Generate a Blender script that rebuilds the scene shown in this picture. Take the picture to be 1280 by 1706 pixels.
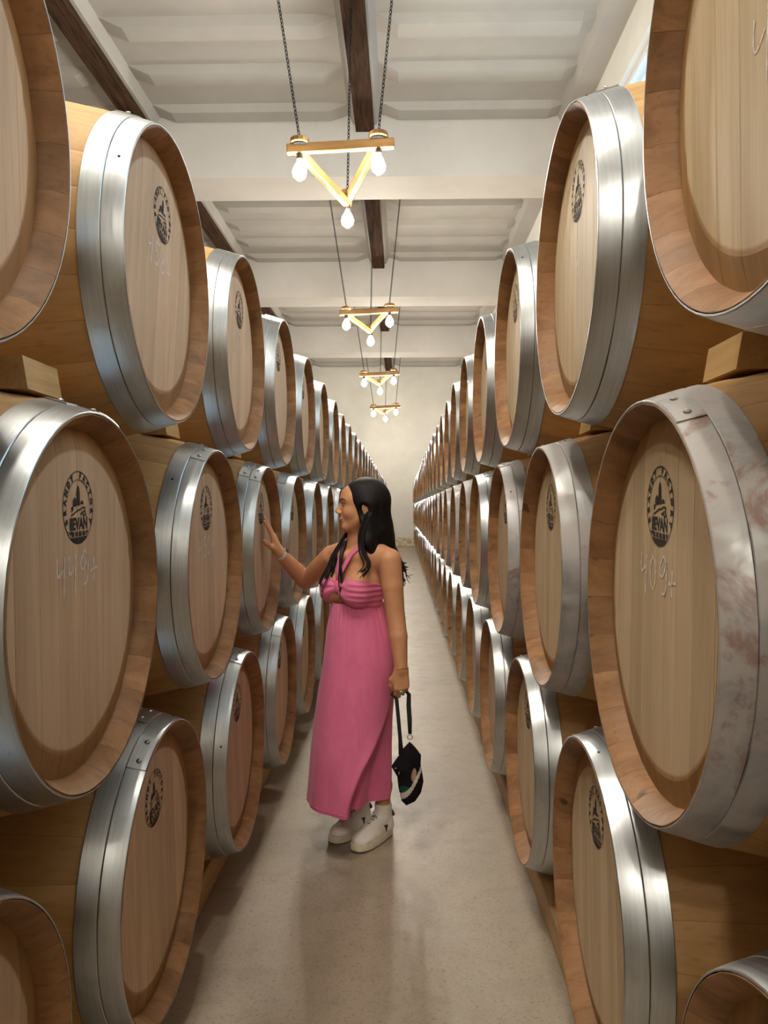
import bpy, bmesh, math, random
import numpy as np
from mathutils import Vector, Matrix

for _o in list(bpy.data.objects):
    bpy.data.objects.remove(_o)
SC = bpy.context.scene
COL = SC.collection
PI = math.pi
random.seed(11)

# ---------------------------------------------------------------- camera, world, exposure
FPX = 1300.0
cam_d = bpy.data.cameras.new('camera')
cam_d.sensor_fit = 'HORIZONTAL'
cam_d.sensor_width = 36.0
cam_d.lens = 36.0 * FPX / 1280.0
cam_d.clip_start = 0.05
cam_d.clip_end = 200
cam = bpy.data.objects.new('camera', cam_d)
COL.objects.link(cam)
cam.location = (0, 0, 1.5)
cam.rotation_euler = (math.radians(90 - 0.22), 0, math.radians(1.366))
SC.camera = cam

W = bpy.data.worlds.new('world')
SC.world = W
W.use_nodes = True
_bg = W.node_tree.nodes['Background']
_bg.inputs[0].default_value = (0.58, 0.81, 1.0, 1)
_bg.inputs[1].default_value = 2.5

SC.view_settings.view_transform = 'Standard'
SC.view_settings.look = 'None'
SC.view_settings.gamma = 1.0
SC.view_settings.exposure = 0.14
SC.view_settings.use_curve_mapping = False
BULB_STRENGTH = 620.0
BULB_COLOR = (1.0, 0.93, 0.81)
SC.cycles.use_light_tree = False
SC.cycles.max_bounces = 6
SC.cycles.diffuse_bounces = 4
SC.cycles.glossy_bounces = 3
SC.cycles.sample_clamp_indirect = 6.0


# ---------------------------------------------------------------- node helpers
class NT:
    def __init__(self, name):
        self.m = bpy.data.materials.new(name)
        self.m.use_nodes = True
        self.t = self.m.node_tree
        self.n = self.t.nodes
        self.b = self.n['Principled BSDF']
        self.out = self.n['Material Output']

    def add(self, kind, **kw):
        nd = self.n.new(kind)
        for k, v in kw.items():
            setattr(nd, k, v)
        return nd

    def link(self, a, b):
        self.t.links.new(a, b)

    def val(self, sock, v):
        if isinstance(v, bpy.types.NodeSocket):
            self.link(v, sock)
        elif isinstance(v, (tuple, list)) and sock.type == 'RGBA' and len(v) == 3:
            sock.default_value = (*v, 1)
        else:
            sock.default_value = v

    def math(self, op, a, b=None, c=None, clamp=False):
        nd = self.add('ShaderNodeMath', operation=op, use_clamp=clamp)
        self.val(nd.inputs[0], a)
        if b is not None:
            self.val(nd.inputs[1], b)
        if c is not None:
            self.val(nd.inputs[2], c)
        return nd.outputs[0]

    def mix(self, f, a, b, mode='MIX'):
        nd = self.add('ShaderNodeMix', data_type='RGBA', blend_type=mode)
        nd.clamp_factor = True
        self.val(nd.inputs[0], f)
        self.val(nd.inputs[6], a)
        self.val(nd.inputs[7], b)
        return nd.outputs[2]

    def coord(self, which='Object'):
        return self.add('ShaderNodeTexCoord').outputs[which]

    def mapping(self, v, scale=(1, 1, 1), loc=(0, 0, 0)):
        nd = self.add('ShaderNodeMapping')
        self.link(v, nd.inputs[0])
        nd.inputs['Scale'].default_value = scale
        nd.inputs['Location'].default_value = loc
        return nd.outputs[0]

    def noise(self, v, scale=5, detail=4, rough=0.55, dist=0.0):
        nd = self.add('ShaderNodeTexNoise')
        if v is not None:
            self.link(v, nd.inputs['Vector'])
        nd.inputs['Scale'].default_value = scale
        nd.inputs['Detail'].default_value = detail
        nd.inputs['Roughness'].default_value = rough
        nd.inputs['Distortion'].default_value = dist
        return nd.outputs[0]

    def ramp(self, f, stops, interp='LINEAR'):
        nd = self.add('ShaderNodeValToRGB')
        nd.color_ramp.interpolation = interp
        e = nd.color_ramp.elements
        while len(e) < len(stops):
            e.new(0.5)
        for el, (p, c) in zip(e, stops):
            el.position = p
            el.color = (*c, 1) if len(c) == 3 else c
        self.link(f, nd.inputs[0])
        return nd.outputs[0]

    def step(self, f, a, b):
        nd = self.add('ShaderNodeMapRange', interpolation_type='SMOOTHSTEP')
        self.link(f, nd.inputs[0])
        nd.inputs[1].default_value = a
        nd.inputs[2].default_value = b
        return nd.outputs[0]

    def rand(self):
        return self.add('ShaderNodeObjectInfo').outputs['Random']

    def bump(self, h, strength=0.2, dist=0.002):
        nd = self.add('ShaderNodeBump')
        nd.inputs['Strength'].default_value = strength
        nd.inputs['Distance'].default_value = dist
        self.link(h, nd.inputs['Height'])
        self.link(nd.outputs[0], self.b.inputs['Normal'])

    def set(self, **kw):
        names = {'color': 'Base Color', 'rough': 'Roughness', 'metal': 'Metallic', 'spec': 'Specular IOR Level',
                 'alpha': 'Alpha', 'coat': 'Coat Weight', 'sheen': 'Sheen Weight', 'sss': 'Subsurface Weight',
                 'trans': 'Transmission Weight', 'emit': 'Emission Color', 'estr': 'Emission Strength'}
        for k, v in kw.items():
            self.val(self.b.inputs[names[k]], v)
        return self.m

    def sep(self, v):
        nd = self.add('ShaderNodeSeparateXYZ')
        self.link(v, nd.inputs[0])
        return nd.outputs

    def offset(self, v, r, amount=37.0):
        c = self.add('ShaderNodeCombineXYZ')
        m1 = self.math('MULTIPLY', r, amount)
        m2 = self.math('MULTIPLY', r, amount * 1.7)
        self.link(m1, c.inputs[0])
        self.link(m2, c.inputs[1])
        self.link(m1, c.inputs[2])
        a = self.add('ShaderNodeVectorMath', operation='ADD')
        self.link(v, a.inputs[0])
        self.link(c.outputs[0], a.inputs[1])
        return a.outputs[0]


def plain(name, color, rough=0.6, metal=0.0, var=0.0, vscale=30, bump=0.0):
    k = NT(name)
    co = k.coord()
    nz = k.noise(co, vscale, 4)
    lo = tuple(c * (1 - var) for c in color)
    hi = tuple(min(1, c * (1 + var)) for c in color)
    k.set(color=k.ramp(nz, [(0.3, lo), (0.7, hi)]), rough=rough, metal=metal)
    if bump:
        k.bump(nz, bump)
    return k.m


def wood(name, dark, light, axis=0, fine=1.0, rough=0.55, joined=0, knots=False, var=0.25, bump=0.12):
    """oak grain stretched along an axis; every piece gets its own shade and grain offset.
    joined=n: the mesh holds n staves round the X axis, told apart by angle."""
    k = NT(name)
    co = k.coord()
    r = k.rand()
    if joined:
        s = k.sep(co)
        ang = k.math('ARCTAN2', s[2], s[1])
        pc = k.math('FLOOR', k.math('ADD', k.math('MULTIPLY', ang, joined / (2 * PI)), 0.5))
        wn = k.add('ShaderNodeTexWhiteNoise', noise_dimensions='1D')
        k.link(k.math('ADD', k.math('MULTIPLY', pc, 1.37), k.math('MULTIPLY', r, 91.0)), wn.inputs['W'])
        r = wn.outputs[0]
    sc = [14.0 * fine] * 3
    sc[axis] = 1.1 * fine
    v = k.offset(k.mapping(co, tuple(sc)), r)
    n1 = k.noise(v, 1.0, 6, 0.6, 0.6)
    sc2 = [90.0 * fine] * 3
    sc2[axis] = 4.0 * fine
    n2 = k.noise(k.offset(k.mapping(co, tuple(sc2)), r), 1.0, 3, 0.6)
    col = k.ramp(n1, [(0.25, dark), (0.72, light)])
    col = k.mix(k.math('MULTIPLY', k.step(n2, 0.52, 0.75), 0.35), col, tuple(c * 0.55 for c in dark))
    if knots:
        n3 = k.noise(k.offset(co, r, 11.0), 9.0, 2)
        col = k.mix(k.math('MULTIPLY', k.step(n3, 0.665, 0.72), 0.85), col, tuple(c * 0.25 for c in dark))
    h = k.add('ShaderNodeHueSaturation')
    k.link(col, h.inputs['Color'])
    k.link(k.math('ADD', k.math('MULTIPLY', r, 2 * var), 1 - var), h.inputs['Value'])
    k.set(color=h.outputs[0], rough=rough, spec=0.35)
    if bump:
        k.bump(n2, bump, 0.0015)
    return k.m


def head_mat(name, cen_dark, cen_light, ring_dark, ring_light):
    """barrel head: sanded pale disc inside a darker bevelled margin, vertical grain"""
    k = NT(name)
    co = k.coord()
    r = k.rand()
    s = k.sep(co)
    v = k.offset(k.mapping(co, (14, 16, 1.0)), r)
    n1 = k.noise(v, 1.0, 6, 0.6, 0.5)
    n2 = k.noise(k.offset(k.mapping(co, (90, 110, 3.5)), r), 1.0, 3, 0.6)
    cen = k.ramp(n1, [(0.25, cen_dark), (0.7, cen_light)])
    rin = k.ramp(n1, [(0.25, ring_dark), (0.7, ring_light)])
    rad = k.math('SQRT', k.math('ADD', k.math('POWER', s[1], 2.0), k.math('POWER', k.math('SUBTRACT', s[2], 0.004), 2.0)))
    wob = k.math('MULTIPLY', k.math('SUBTRACT', k.noise(co, 6, 2), 0.5), 0.012)
    f = k.step(k.math('ADD', rad, wob), 0.290, 0.298)
    col = k.mix(f, cen, rin)
    col = k.mix(k.math('MULTIPLY', k.step(n2, 0.5, 0.75), 0.28), col, tuple(c * 0.5 for c in cen_dark))
    st = k.noise(k.mapping(co, (4, 5, 1.6)), 1.0, 4, 0.6, 0.8)
    col = k.mix(k.math('MULTIPLY', k.step(st, 0.58, 0.75), 0.35), col, ring_light)
    h = k.add('ShaderNodeHueSaturation')
    k.link(col, h.inputs['Color'])
    k.link(k.math('ADD', k.math('MULTIPLY', r, 0.22), 0.89), h.inputs['Value'])
    k.set(color=h.outputs[0], rough=0.55, spec=0.3)
    k.bump(n2, 0.08, 0.001)
    return k.m


def steel_mat(name, base, rough, rust=0.0):
    k = NT(name)
    co = k.coord()
    r = k.rand()
    s = k.sep(co)
    v = k.offset(k.mapping(co, (160, 9, 9)), r)
    n1 = k.noise(v, 1.0, 4, 0.6)
    n2 = k.noise(k.offset(co, r), 14.0, 5, 0.6)
    col = k.ramp(n1, [(0.3, tuple(c * 0.82 for c in base)), (0.7, base)])
    col = k.mix(k.math('MULTIPLY', k.step(n2, 0.55, 0.72), 0.3), col, tuple(c * 0.6 for c in base))
    ro = k.math('ADD', k.math('MULTIPLY', n2, 0.22), rough - 0.11)
    metal = 1.0
    if rust:
        n3 = k.noise(k.offset(co, r), 7.0, 7, 0.68, 0.6)
        n4 = k.noise(k.offset(co, r, 53.0), 5.0, 6, 0.7, 0.4)
        ox = k.step(n3, 0.36, 0.56)
        col = k.mix(ox, col, (0.44, 0.41, 0.39))
        ru = k.step(n4, 0.56, 0.66)
        col = k.mix(k.math('MULTIPLY', ru, 0.75 * rust), col, (0.25, 0.13, 0.09))
        metal = k.math('SUBTRACT', 0.85, k.math('MULTIPLY', k.math('MAXIMUM', ox, ru), 0.6))
        ro = k.math('ADD', k.math('MULTIPLY', ox, 0.2), ro)
    k.set(color=col, rough=ro, metal=metal)
    k.bump(n1, 0.06, 0.0006)
    return k.m


# ---------------------------------------------------------------- mesh helpers
def mesh(name, verts, faces, mats=(), smooth=False, sharp=None, midx=None):
    me = bpy.data.meshes.new(name)
    me.from_pydata([tuple(map(float, v)) for v in verts], [], faces)
    for m in mats if isinstance(mats, (list, tuple)) else [mats]:
        me.materials.append(m)
    if midx is not None:
        me.polygons.foreach_set('material_index', midx)
    bm = bmesh.new()
    bm.from_mesh(me)
    bmesh.ops.recalc_face_normals(bm, faces=bm.faces[:])
    bm.to_mesh(me)
    bm.free()
    if smooth:
        me.polygons.foreach_set('use_smooth', [True] * len(me.polygons))
        if sharp is not None:
            me.set_sharp_from_angle(angle=math.radians(sharp))
    me.update()
    return me


def obj(name, me, parent=None, loc=(0, 0, 0), rot=(0, 0, 0)):
    o = bpy.data.objects.new(name, me)
    COL.objects.link(o)
    o.parent = parent
    o.location = loc
    o.rotation_euler = rot
    return o


def empty(name, loc=(0, 0, 0), rot=(0, 0, 0)):
    o = bpy.data.objects.new(name, None)
    o.empty_display_size = 0.1
    COL.objects.link(o)
    o.location = loc
    o.rotation_euler = rot
    return o


def tag(o, label=None, cat=None, group=None, kind=None):
    if label:
        o['label'] = label
    if cat:
        o['category'] = cat
    if group:
        o['group'] = group
    if kind:
        o['kind'] = kind
    return o


class MB:
    def __init__(self):
        self.v, self.f, self.mi = [], [], []

    def add(self, vs, fs, mi=0):
        n = len(self.v)
        self.v += [tuple(v) for v in vs]
        self.f += [tuple(i + n for i in f) for f in fs]
        self.mi += [mi] * len(fs)

    def box(self, lo, hi, mi=0):
        x0, y0, z0 = lo
        x1, y1, z1 = hi
        self.add([(x0, y0, z0), (x1, y0, z0), (x1, y1, z0), (x0, y1, z0), (x0, y0, z1), (x1, y0, z1), (x1, y1, z1), (x0, y1, z1)],
                 [(0, 3, 2, 1), (4, 5, 6, 7), (0, 1, 5, 4), (1, 2, 6, 5), (2, 3, 7, 6), (3, 0, 4, 7)], mi)

    def cbox(self, lo, hi, c=0.006, mi=0):
        """box with chamfered edges"""
        bm = bmesh.new()
        bmesh.ops.create_cube(bm, size=1)
        for v in bm.verts:
            v.co = Vector([lo[i] + (hi[i] - lo[i]) * (v.co[i] + 0.5) for i in range(3)])
        bmesh.ops.bevel(bm, geom=bm.edges[:], offset=c, segments=1, affect='EDGES')
        bm.verts.index_update()
        self.add([v.co[:] for v in bm.verts], [tuple(v.index for v in f.verts) for f in bm.faces], mi)
        bm.free()

    def prism(self, poly, a0, a1, axis=0, mi=0):
        """polygon in the two other axes, extruded along axis"""
        n = len(poly)
        vs = []
        for a in (a0, a1):
            for p in poly:
                q = list(p)
                q.insert(axis, a)
                vs.append(q)
        fs = [tuple(range(n)), tuple(range(2 * n - 1, n - 1, -1))]
        fs += [(i, (i + 1) % n, n + (i + 1) % n, n + i) for i in range(n)]
        self.add(vs, fs, mi)

    def tube(self, pts, rad, n=8, cap=True, mi=0, flat=1.0, up=None, closed=False):
        pts = [Vector(p) for p in pts]
        m = len(pts)
        rr = rad if isinstance(rad, (list, tuple)) else [rad] * m
        vs, fs = [], []
        pu = Vector(up) if up else None
        for i in range(m):
            if closed:
                t = (pts[(i + 1) % m] - pts[i - 1])
            else:
                t = pts[min(i + 1, m - 1)] - pts[max(i - 1, 0)]
            t.normalize()
            if pu is None:
                pu = Vector((0, 0, 1)) if abs(t.z) < 0.9 else Vector((1, 0, 0))
            a = (pu - t * pu.dot(t))
            if a.length < 1e-5:
                a = t.orthogonal()
            a.normalize()
            b = t.cross(a)
            if up is None:
                pu = a
            for j in range(n):
                an = 2 * PI * j / n
                vs.append(pts[i] + (a * math.cos(an) * flat + b * math.sin(an)) * rr[i])
        for i in range(m if closed else m - 1):
            for j in range(n):
                k = (j + 1) % n
                i2 = (i + 1) % m
                fs.append((i * n + j, i * n + k, i2 * n + k, i2 * n + j))
        if cap and not closed:
            fs.append(tuple(range(n - 1, -1, -1)))
            fs.append(tuple((m - 1) * n + j for j in range(n)))
        self.add(vs, fs, mi)

    def lathe(self, prof, n=24, axis=2, cen=(0, 0, 0), mi=0, cap=True):
        vs, fs = [], []
        m = len(prof)
        for r, h in prof:
            for j in range(n):
                a = 2 * PI * j / n
                p = [r * math.cos(a), r * math.sin(a)]
                p.insert(axis, h)
                vs.append((p[0] + cen[0], p[1] + cen[1], p[2] + cen[2]))
        for i in range(m - 1):
            for j in range(n):
                k = (j + 1) % n
                fs.append((i * n + j, i * n + k, (i + 1) * n + k, (i + 1) * n + j))
        if cap:
            fs.append(tuple(range(n)))
            fs.append(tuple((m - 1) * n + j for j in range(n)))
        self.add(vs, fs, mi)

    def me(self, name, mats, smooth=False, sharp=None):
        mats = mats if isinstance(mats, (list, tuple)) else [mats]
        return mesh(name, self.v, self.f, mats, smooth, sharp, self.mi)

    def obj(self, name, mats, parent=None, smooth=False, sharp=None, loc=(0, 0, 0), rot=(0, 0, 0)):
        return obj(name, self.me(name, mats, smooth, sharp), parent, loc, rot)


# ---------------------------------------------------------------- materials
def concrete_floor():
    k = NT('floor_concrete')
    co = k.coord()
    n1 = k.noise(co, 1.3, 6, 0.6, 0.3)
    n2 = k.noise(co, 9.0, 6, 0.65)
    n3 = k.noise(co, 70.0, 3, 0.6)
    n4 = k.noise(k.mapping(co, (1, 1, 1), (7, 3, 0)), 26.0, 5, 0.7)
    col = k.ramp(n1, [(0.3, (0.30, 0.24, 0.175)), (0.7, (0.40, 0.33, 0.25))])
    col = k.mix(k.math('MULTIPLY', k.step(n2, 0.5, 0.7), 0.35), col, (0.25, 0.195, 0.14))
    col = k.mix(k.math('MULTIPLY', k.step(n4, 0.56, 0.68), 0.5), col, (0.26, 0.20, 0.15))
    n5 = k.noise(k.mapping(co, (1, 1, 1), (2, 9, 0)), 150.0, 2, 0.5)
    col = k.mix(k.math('MULTIPLY', k.step(n3, 0.57, 0.68), 0.6), col, (0.17, 0.13, 0.095))
    col = k.mix(k.math('MULTIPLY', k.step(n5, 0.60, 0.68), 0.65), col, (0.14, 0.105, 0.075))
    wide = k.noise(k.mapping(co, (1.0, 0.45, 1), (3, 1, 0)), 1.1, 3, 0.5)
    col = k.mix(k.math('MULTIPLY', k.step(wide, 0.45, 0.62), 0.18), col, (0.25, 0.205, 0.155))
    k.set(color=col, rough=k.math('ADD', k.math('MULTIPLY', n2, 0.3), 0.33), spec=0.4)
    k.bump(k.math('ADD', n4, k.math('MULTIPLY', n3, 0.4)), 0.12, 0.002)
    return k.m


def plaster(name, c0, c1, scale=1.5, bump=0.1):
    k = NT(name)
    co = k.coord()
    n1 = k.noise(co, scale, 6, 0.6)
    n2 = k.noise(co, scale * 14, 4, 0.6)
    k.set(color=k.ramp(n1, [(0.3, c0), (0.7, c1)]), rough=0.85, spec=0.2)
    k.bump(n2, bump, 0.003)
    return k.m


M = {}
M['floor'] = concrete_floor()
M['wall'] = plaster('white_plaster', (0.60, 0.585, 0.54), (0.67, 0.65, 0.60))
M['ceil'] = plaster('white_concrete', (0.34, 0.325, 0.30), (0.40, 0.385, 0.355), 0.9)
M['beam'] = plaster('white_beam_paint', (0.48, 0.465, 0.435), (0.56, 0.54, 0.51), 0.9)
k_ = NT('stained_plinth')
_c = k_.coord()
_n = k_.noise(_c, 6.0, 7, 0.7, 0.5)
_s = k_.ramp(_n, [(0.42, (0.66, 0.61, 0.50)), (0.56, (0.45, 0.34, 0.20)), (0.7, (0.22, 0.15, 0.08))])
M['plinth'] = k_.set(color=_s, rough=0.9)
M['stave'] = wood('oak_stave', (0.42, 0.235, 0.082), (0.60, 0.365, 0.150), 0, var=0.10)
M['stave_join'] = wood('oak_stave_joined', (0.42, 0.235, 0.082), (0.60, 0.365, 0.150), 0, joined=26, var=0.10)
M['chime'] = wood('oak_chime', (0.17, 0.080, 0.028), (0.37, 0.190, 0.082), 0, 1.2, joined=0, knots=True, var=0.17)
M['chime_join'] = wood('oak_chime_joined', (0.17, 0.080, 0.028), (0.37, 0.190, 0.082), 0, 1.2, joined=26, knots=True, var=0.17)
M['head_l'] = head_mat('oak_head_rose', (0.54, 0.360, 0.222), (0.76, 0.545, 0.355), (0.27, 0.135, 0.048), (0.45, 0.245, 0.10))
M['head_r'] = head_mat('oak_head_straw', (0.47, 0.35, 0.205), (0.66, 0.52, 0.335), (0.27, 0.145, 0.05), (0.44, 0.26, 0.11))
M['steel'] = steel_mat('galvanised_steel', (0.54, 0.565, 0.575), 0.33)
M['steel_old'] = steel_mat('weathered_steel', (0.38, 0.38, 0.38), 0.46, 1.0)
M['pine'] = wood('pine_timber', (0.44, 0.27, 0.11), (0.62, 0.43, 0.21), 1, var=0.12)
M['pine_x'] = wood('pine_block', (0.46, 0.27, 0.10), (0.66, 0.45, 0.21), 1, 1.6, var=0.12)
M['darkbeam'] = wood('dark_stained_timber', (0.008, 0.005, 0.004), (0.095, 0.050, 0.028), 1, 1.6, 0.9, var=0.1, bump=0.3)
M['darkbeam'].node_tree.nodes['Principled BSDF'].inputs['Specular IOR Level'].default_value = 0.1
M['lampwood'] = wood('lamp_timber', (0.17, 0.080, 0.020), (0.34, 0.185, 0.058), 0, 1.5, 0.6, var=0.1)
M['iron'] = plain('dark_iron', (0.03, 0.028, 0.03), 0.45, 0.8)
k_ = NT('ink_stamp')
_n = k_.noise(k_.offset(k_.coord(), k_.rand()), 90.0, 4, 0.7)
M['ink'] = k_.set(color=k_.ramp(_n, [(0.3, (0.012, 0.009, 0.008)), (0.75, (0.05, 0.035, 0.026))]), rough=0.8,
                  alpha=k_.math('SUBTRACT', 1.0, k_.math('MULTIPLY', k_.step(_n, 0.60, 0.72), 0.7)))
k_ = NT('chalk')
_n = k_.noise(k_.coord(), 160.0, 3, 0.7)
M['chalk'] = k_.set(color=(0.80, 0.74, 0.68), rough=0.95, alpha=k_.math('ADD', 0.25, k_.math('MULTIPLY', k_.step(_n, 0.25, 0.45), 0.75)))
k_ = NT('bulb_glow')
M['bulb'] = k_.set(color=(1, 1, 1), emit=BULB_COLOR, estr=BULB_STRENGTH)
M['socket'] = plain('black_socket', (0.02, 0.018, 0.016), 0.4)
M['frame'] = plain('window_frame_paint', (0.62, 0.62, 0.60), 0.5, var=0.05)
k_ = NT('window_glass')
_tr = k_.add('ShaderNodeBsdfTransparent')
_gl = k_.add('ShaderNodeBsdfGlossy')
_gl.inputs['Roughness'].default_value = 0.05
_mx = k_.add('ShaderNodeMixShader')
_mx.inputs[0].default_value = 0.08
k_.link(_tr.outputs[0], _mx.inputs[1])
k_.link(_gl.outputs[0], _mx.inputs[2])
k_.link(_mx.outputs[0], k_.out.inputs['Surface'])
M['glass'] = k_.m

# ---------------------------------------------------------------- the room
XL, XR, Y0, Y1, ZC = -7.5, 2.62, -6.0, 31.5, 7.33
T = 0.25


def struct(name, mb, mat, parent=None):
    o = mb.obj(name, mat, parent)
    if parent is None:
        o['kind'] = 'structure'
    return o


b = MB(); b.box((XL - T, Y0 - T, -0.2), (XR + T, Y1 + T, 0)); struct('floor', b, M['floor'])
b = MB(); b.box((XL - T, Y1, 0), (XR + T, Y1 + T, ZC + T)); struct('wall_back', b, M['wall'])
b = MB(); b.box((XL - T, Y0 - T, 0), (XR + T, Y0, ZC + T)); struct('wall_front', b, M['wall'])
b = MB(); b.box((XL - T, Y0, 0), (XL, Y1, ZC + T)); struct('wall_left', b, M['wall'])
WZ0, WZ1, WY0, WY1 = 4.0, 6.64, -3.0, 9.9
b = MB()
b.box((XR, Y0, 0), (XR + T, Y1, WZ0))
b.box((XR, Y0, WZ1), (XR + T, Y1, ZC + T))
b.box((XR, WY1, WZ0), (XR + T, Y1, WZ1))
b.box((XR, Y0, WZ0), (XR + T, WY0, WZ1))
struct('wall_right', b, M['wall'])
b = MB(); b.cbox((XL, Y1 - 0.03, 0), (XR, Y1, 0.36), 0.008); struct('baseboard_back', b, M['plinth'])

# ribbon window high in the right wall
w = empty('window_1', (XR + 0.12, WY0, WZ0)); w['kind'] = 'structure'
wl = WY1 - WY0
b = MB()
b.box((-0.03, 0, 0), (0.03, wl, 0.06)); b.box((-0.03, 0, WZ1 - WZ0 - 0.06), (0.03, wl, WZ1 - WZ0))
b.obj('window_frame', M['frame'], w)
npan = 11
for i in range(npan + 1):
    yy = wl * i / npan
    b = MB(); b.cbox((-0.028, max(0, yy - 0.03), 0.06), (0.028, min(wl, yy + 0.03), WZ1 - WZ0 - 0.06), 0.004)
    b.obj('mullion', M['frame'], w)
for i in range(npan):
    b = MB(); b.box((-0.003, wl * i / npan + 0.03, 0.06), (0.003, wl * (i + 1) / npan - 0.03, WZ1 - WZ0 - 0.06))
    b.obj('pane', M['glass'], w)

# ceiling slabs with cast ribs, deep cross beams
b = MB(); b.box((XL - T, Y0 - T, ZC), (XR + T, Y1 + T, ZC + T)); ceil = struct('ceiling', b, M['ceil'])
JX = [-7.15, -3.85, -0.556, XR]
BEAMS = [-1.40, 5.08, 11.55, 18.1, 24.5]
BW = 0.88
for i, y in enumerate(BEAMS):
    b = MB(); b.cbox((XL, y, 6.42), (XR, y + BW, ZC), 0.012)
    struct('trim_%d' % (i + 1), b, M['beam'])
edges = [Y0] + BEAMS + [Y1]
RIB = [(-0.20, 0.01), (-0.14, -0.10), (0.14, -0.10), (0.20, 0.01)]


def rib_mesh(x0, x1):
    g = MB()
    e = 0.30
    vs = []
    for x, s in ((x0, 0.0), (x0 + e, 1.0), (x1 - e, 1.0), (x1, 0.0)):
        for p in RIB:
            vs.append((x, p[0], p[1] if s else 0.01))
    fs = []
    for i in range(3):
        for j in range(4):
            k = (j + 1) % 4
            fs.append((i * 4 + j, i * 4 + k, (i + 1) * 4 + k, (i + 1) * 4 + j))
    fs += [(0, 1, 2, 3), (12, 13, 14, 15)]
    g.add(vs, fs)
    return g.me('rib', M['ceil'])


for j in range(3):
    rm = rib_mesh(JX[j] + 0.20, JX[j + 1] - 0.20)
    lm = MB(); lm.prism([(-0.17, 0), (-0.15, -0.17), (0.15, -0.17), (0.17, 0)], 0, 1, axis=1)
    for i in range(len(edges) - 1):
        ya = edges[i] + (BW if i > 0 else 0)
        yb = edges[i + 1]
        n = max(2, round((yb - ya) / 1.0))
        for q in range(n):
            yy = yb - 0.17 - q * 1.0
            if yy > ya + 0.1:
                obj('rib', rm, ceil, (0, yy, ZC))
for j in range(4):
    for i in range(len(edges) - 1):
        ya = edges[i] + (BW if i > 0 else 0)
        yb = edges[i + 1]
        g = MB()
        g.prism([(-0.24, 0), (-0.17, -0.15), (0.17, -0.15), (0.24, 0)], ya, yb, axis=1)
        obj('joint_rib', g.me('joint_rib', M['ceil']), ceil, (JX[j] if j < 3 else XR - 0.12, 0, ZC))
bay_words = {1: 'nearest', 2: 'second', 3: 'third', 4: 'fourth', 5: 'farthest'}
for j, (x, nm) in enumerate(((-0.556, 'over the aisle behind the lamps'), (-3.85, 'at the left above the barrels'))):
    for i in range(1, len(edges) - 1):
        ya = edges[i] + BW
        yb = edges[i + 1]
        g = MB()
        g.cbox((-0.135, 0, -0.10), (0.135, yb - ya - 0.01, 0), 0.006)
        o = g.obj('timber_beam', M['darkbeam'], None, loc=(x, ya + 0.005, ZC - 0.16))
        tag(o, '%s dark stained ceiling timber %s' % (bay_words[i], nm), 'beam', 'dark ceiling timbers')

# ---------------------------------------------------------------- barrels: axis along X, front face at x = 0, back at x = -BL
BL, RC, RB, NS = 1.05, 0.370, 0.457, 26
HEADX = -0.040


def r_out(x):
    t = (x + BL / 2) / (BL / 2)
    return RB - (RB - RC) * abs(t) ** 1.9


def stave_loops(mb, ang0, gap=0.00025):
    h = PI / NS
    xs = [0.0, -0.024, -0.050, -0.13, -0.24, -0.36, -BL / 2]
    xs = xs + [-BL - x for x in reversed(xs[:-1])]
    rows = []
    for x in xs:
        ro = r_out(x)
        d = min(-x, x + BL)
        if d < 0.001:
            ro -= 0.0012
            ri = ro - 0.0015
        elif d < 0.03:
            ri = 0.3500
        elif d < 0.06:
            ri = 0.3425
        else:
            ri = ro - 0.028
        g = gap / ro
        ring = []
        for a, r in ((-h + g, ro - 0.0008), (-h * 0.93, ro), (0, ro), (h * 0.93, ro), (h - g, ro - 0.0008), (h - g, ri + 0.0005), (h * 0.5, ri), (-h * 0.5, ri), (-h + g, ri + 0.0005)):
            c = ang0 + a
            rr = r
            ring.append((x, rr * math.cos(c), rr * math.sin(c)))
        rows.append(ring)
    vs = [p for r_ in rows for p in r_]
    m = 9
    f0, f1 = [], []
    for i in range(len(rows) - 1):
        for j in range(m):
            k = (j + 1) % m
            q = (i * m + j, i * m + k, (i + 1) * m + k, (i + 1) * m + j)
            (f0 if j < 4 else f1).append(q)
    f1.append(tuple(range(m)))
    f1.append(tuple((len(rows) - 1) * m + j for j in range(m)))
    n = len(mb.v)
    mb.add(vs, f0, 0)
    mb.f += [tuple(i + n for i in f) for f in f1]
    mb.mi += [1] * len(f1)


g = MB(); stave_loops(g, 0.0)
ME_STAVE = g.me('stave', [M['stave'], M['chime']], True, 25)
g = MB()
for i in range(NS):
    stave_loops(g, 2 * PI * i / NS)
ME_STAVES = g.me('staves', [M['stave_join'], M['chime_join']], True, 25)

SPLITS = [-0.343, -0.262, -0.170, -0.093, -0.004, 0.090, 0.166, 0.258, 0.343]


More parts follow.
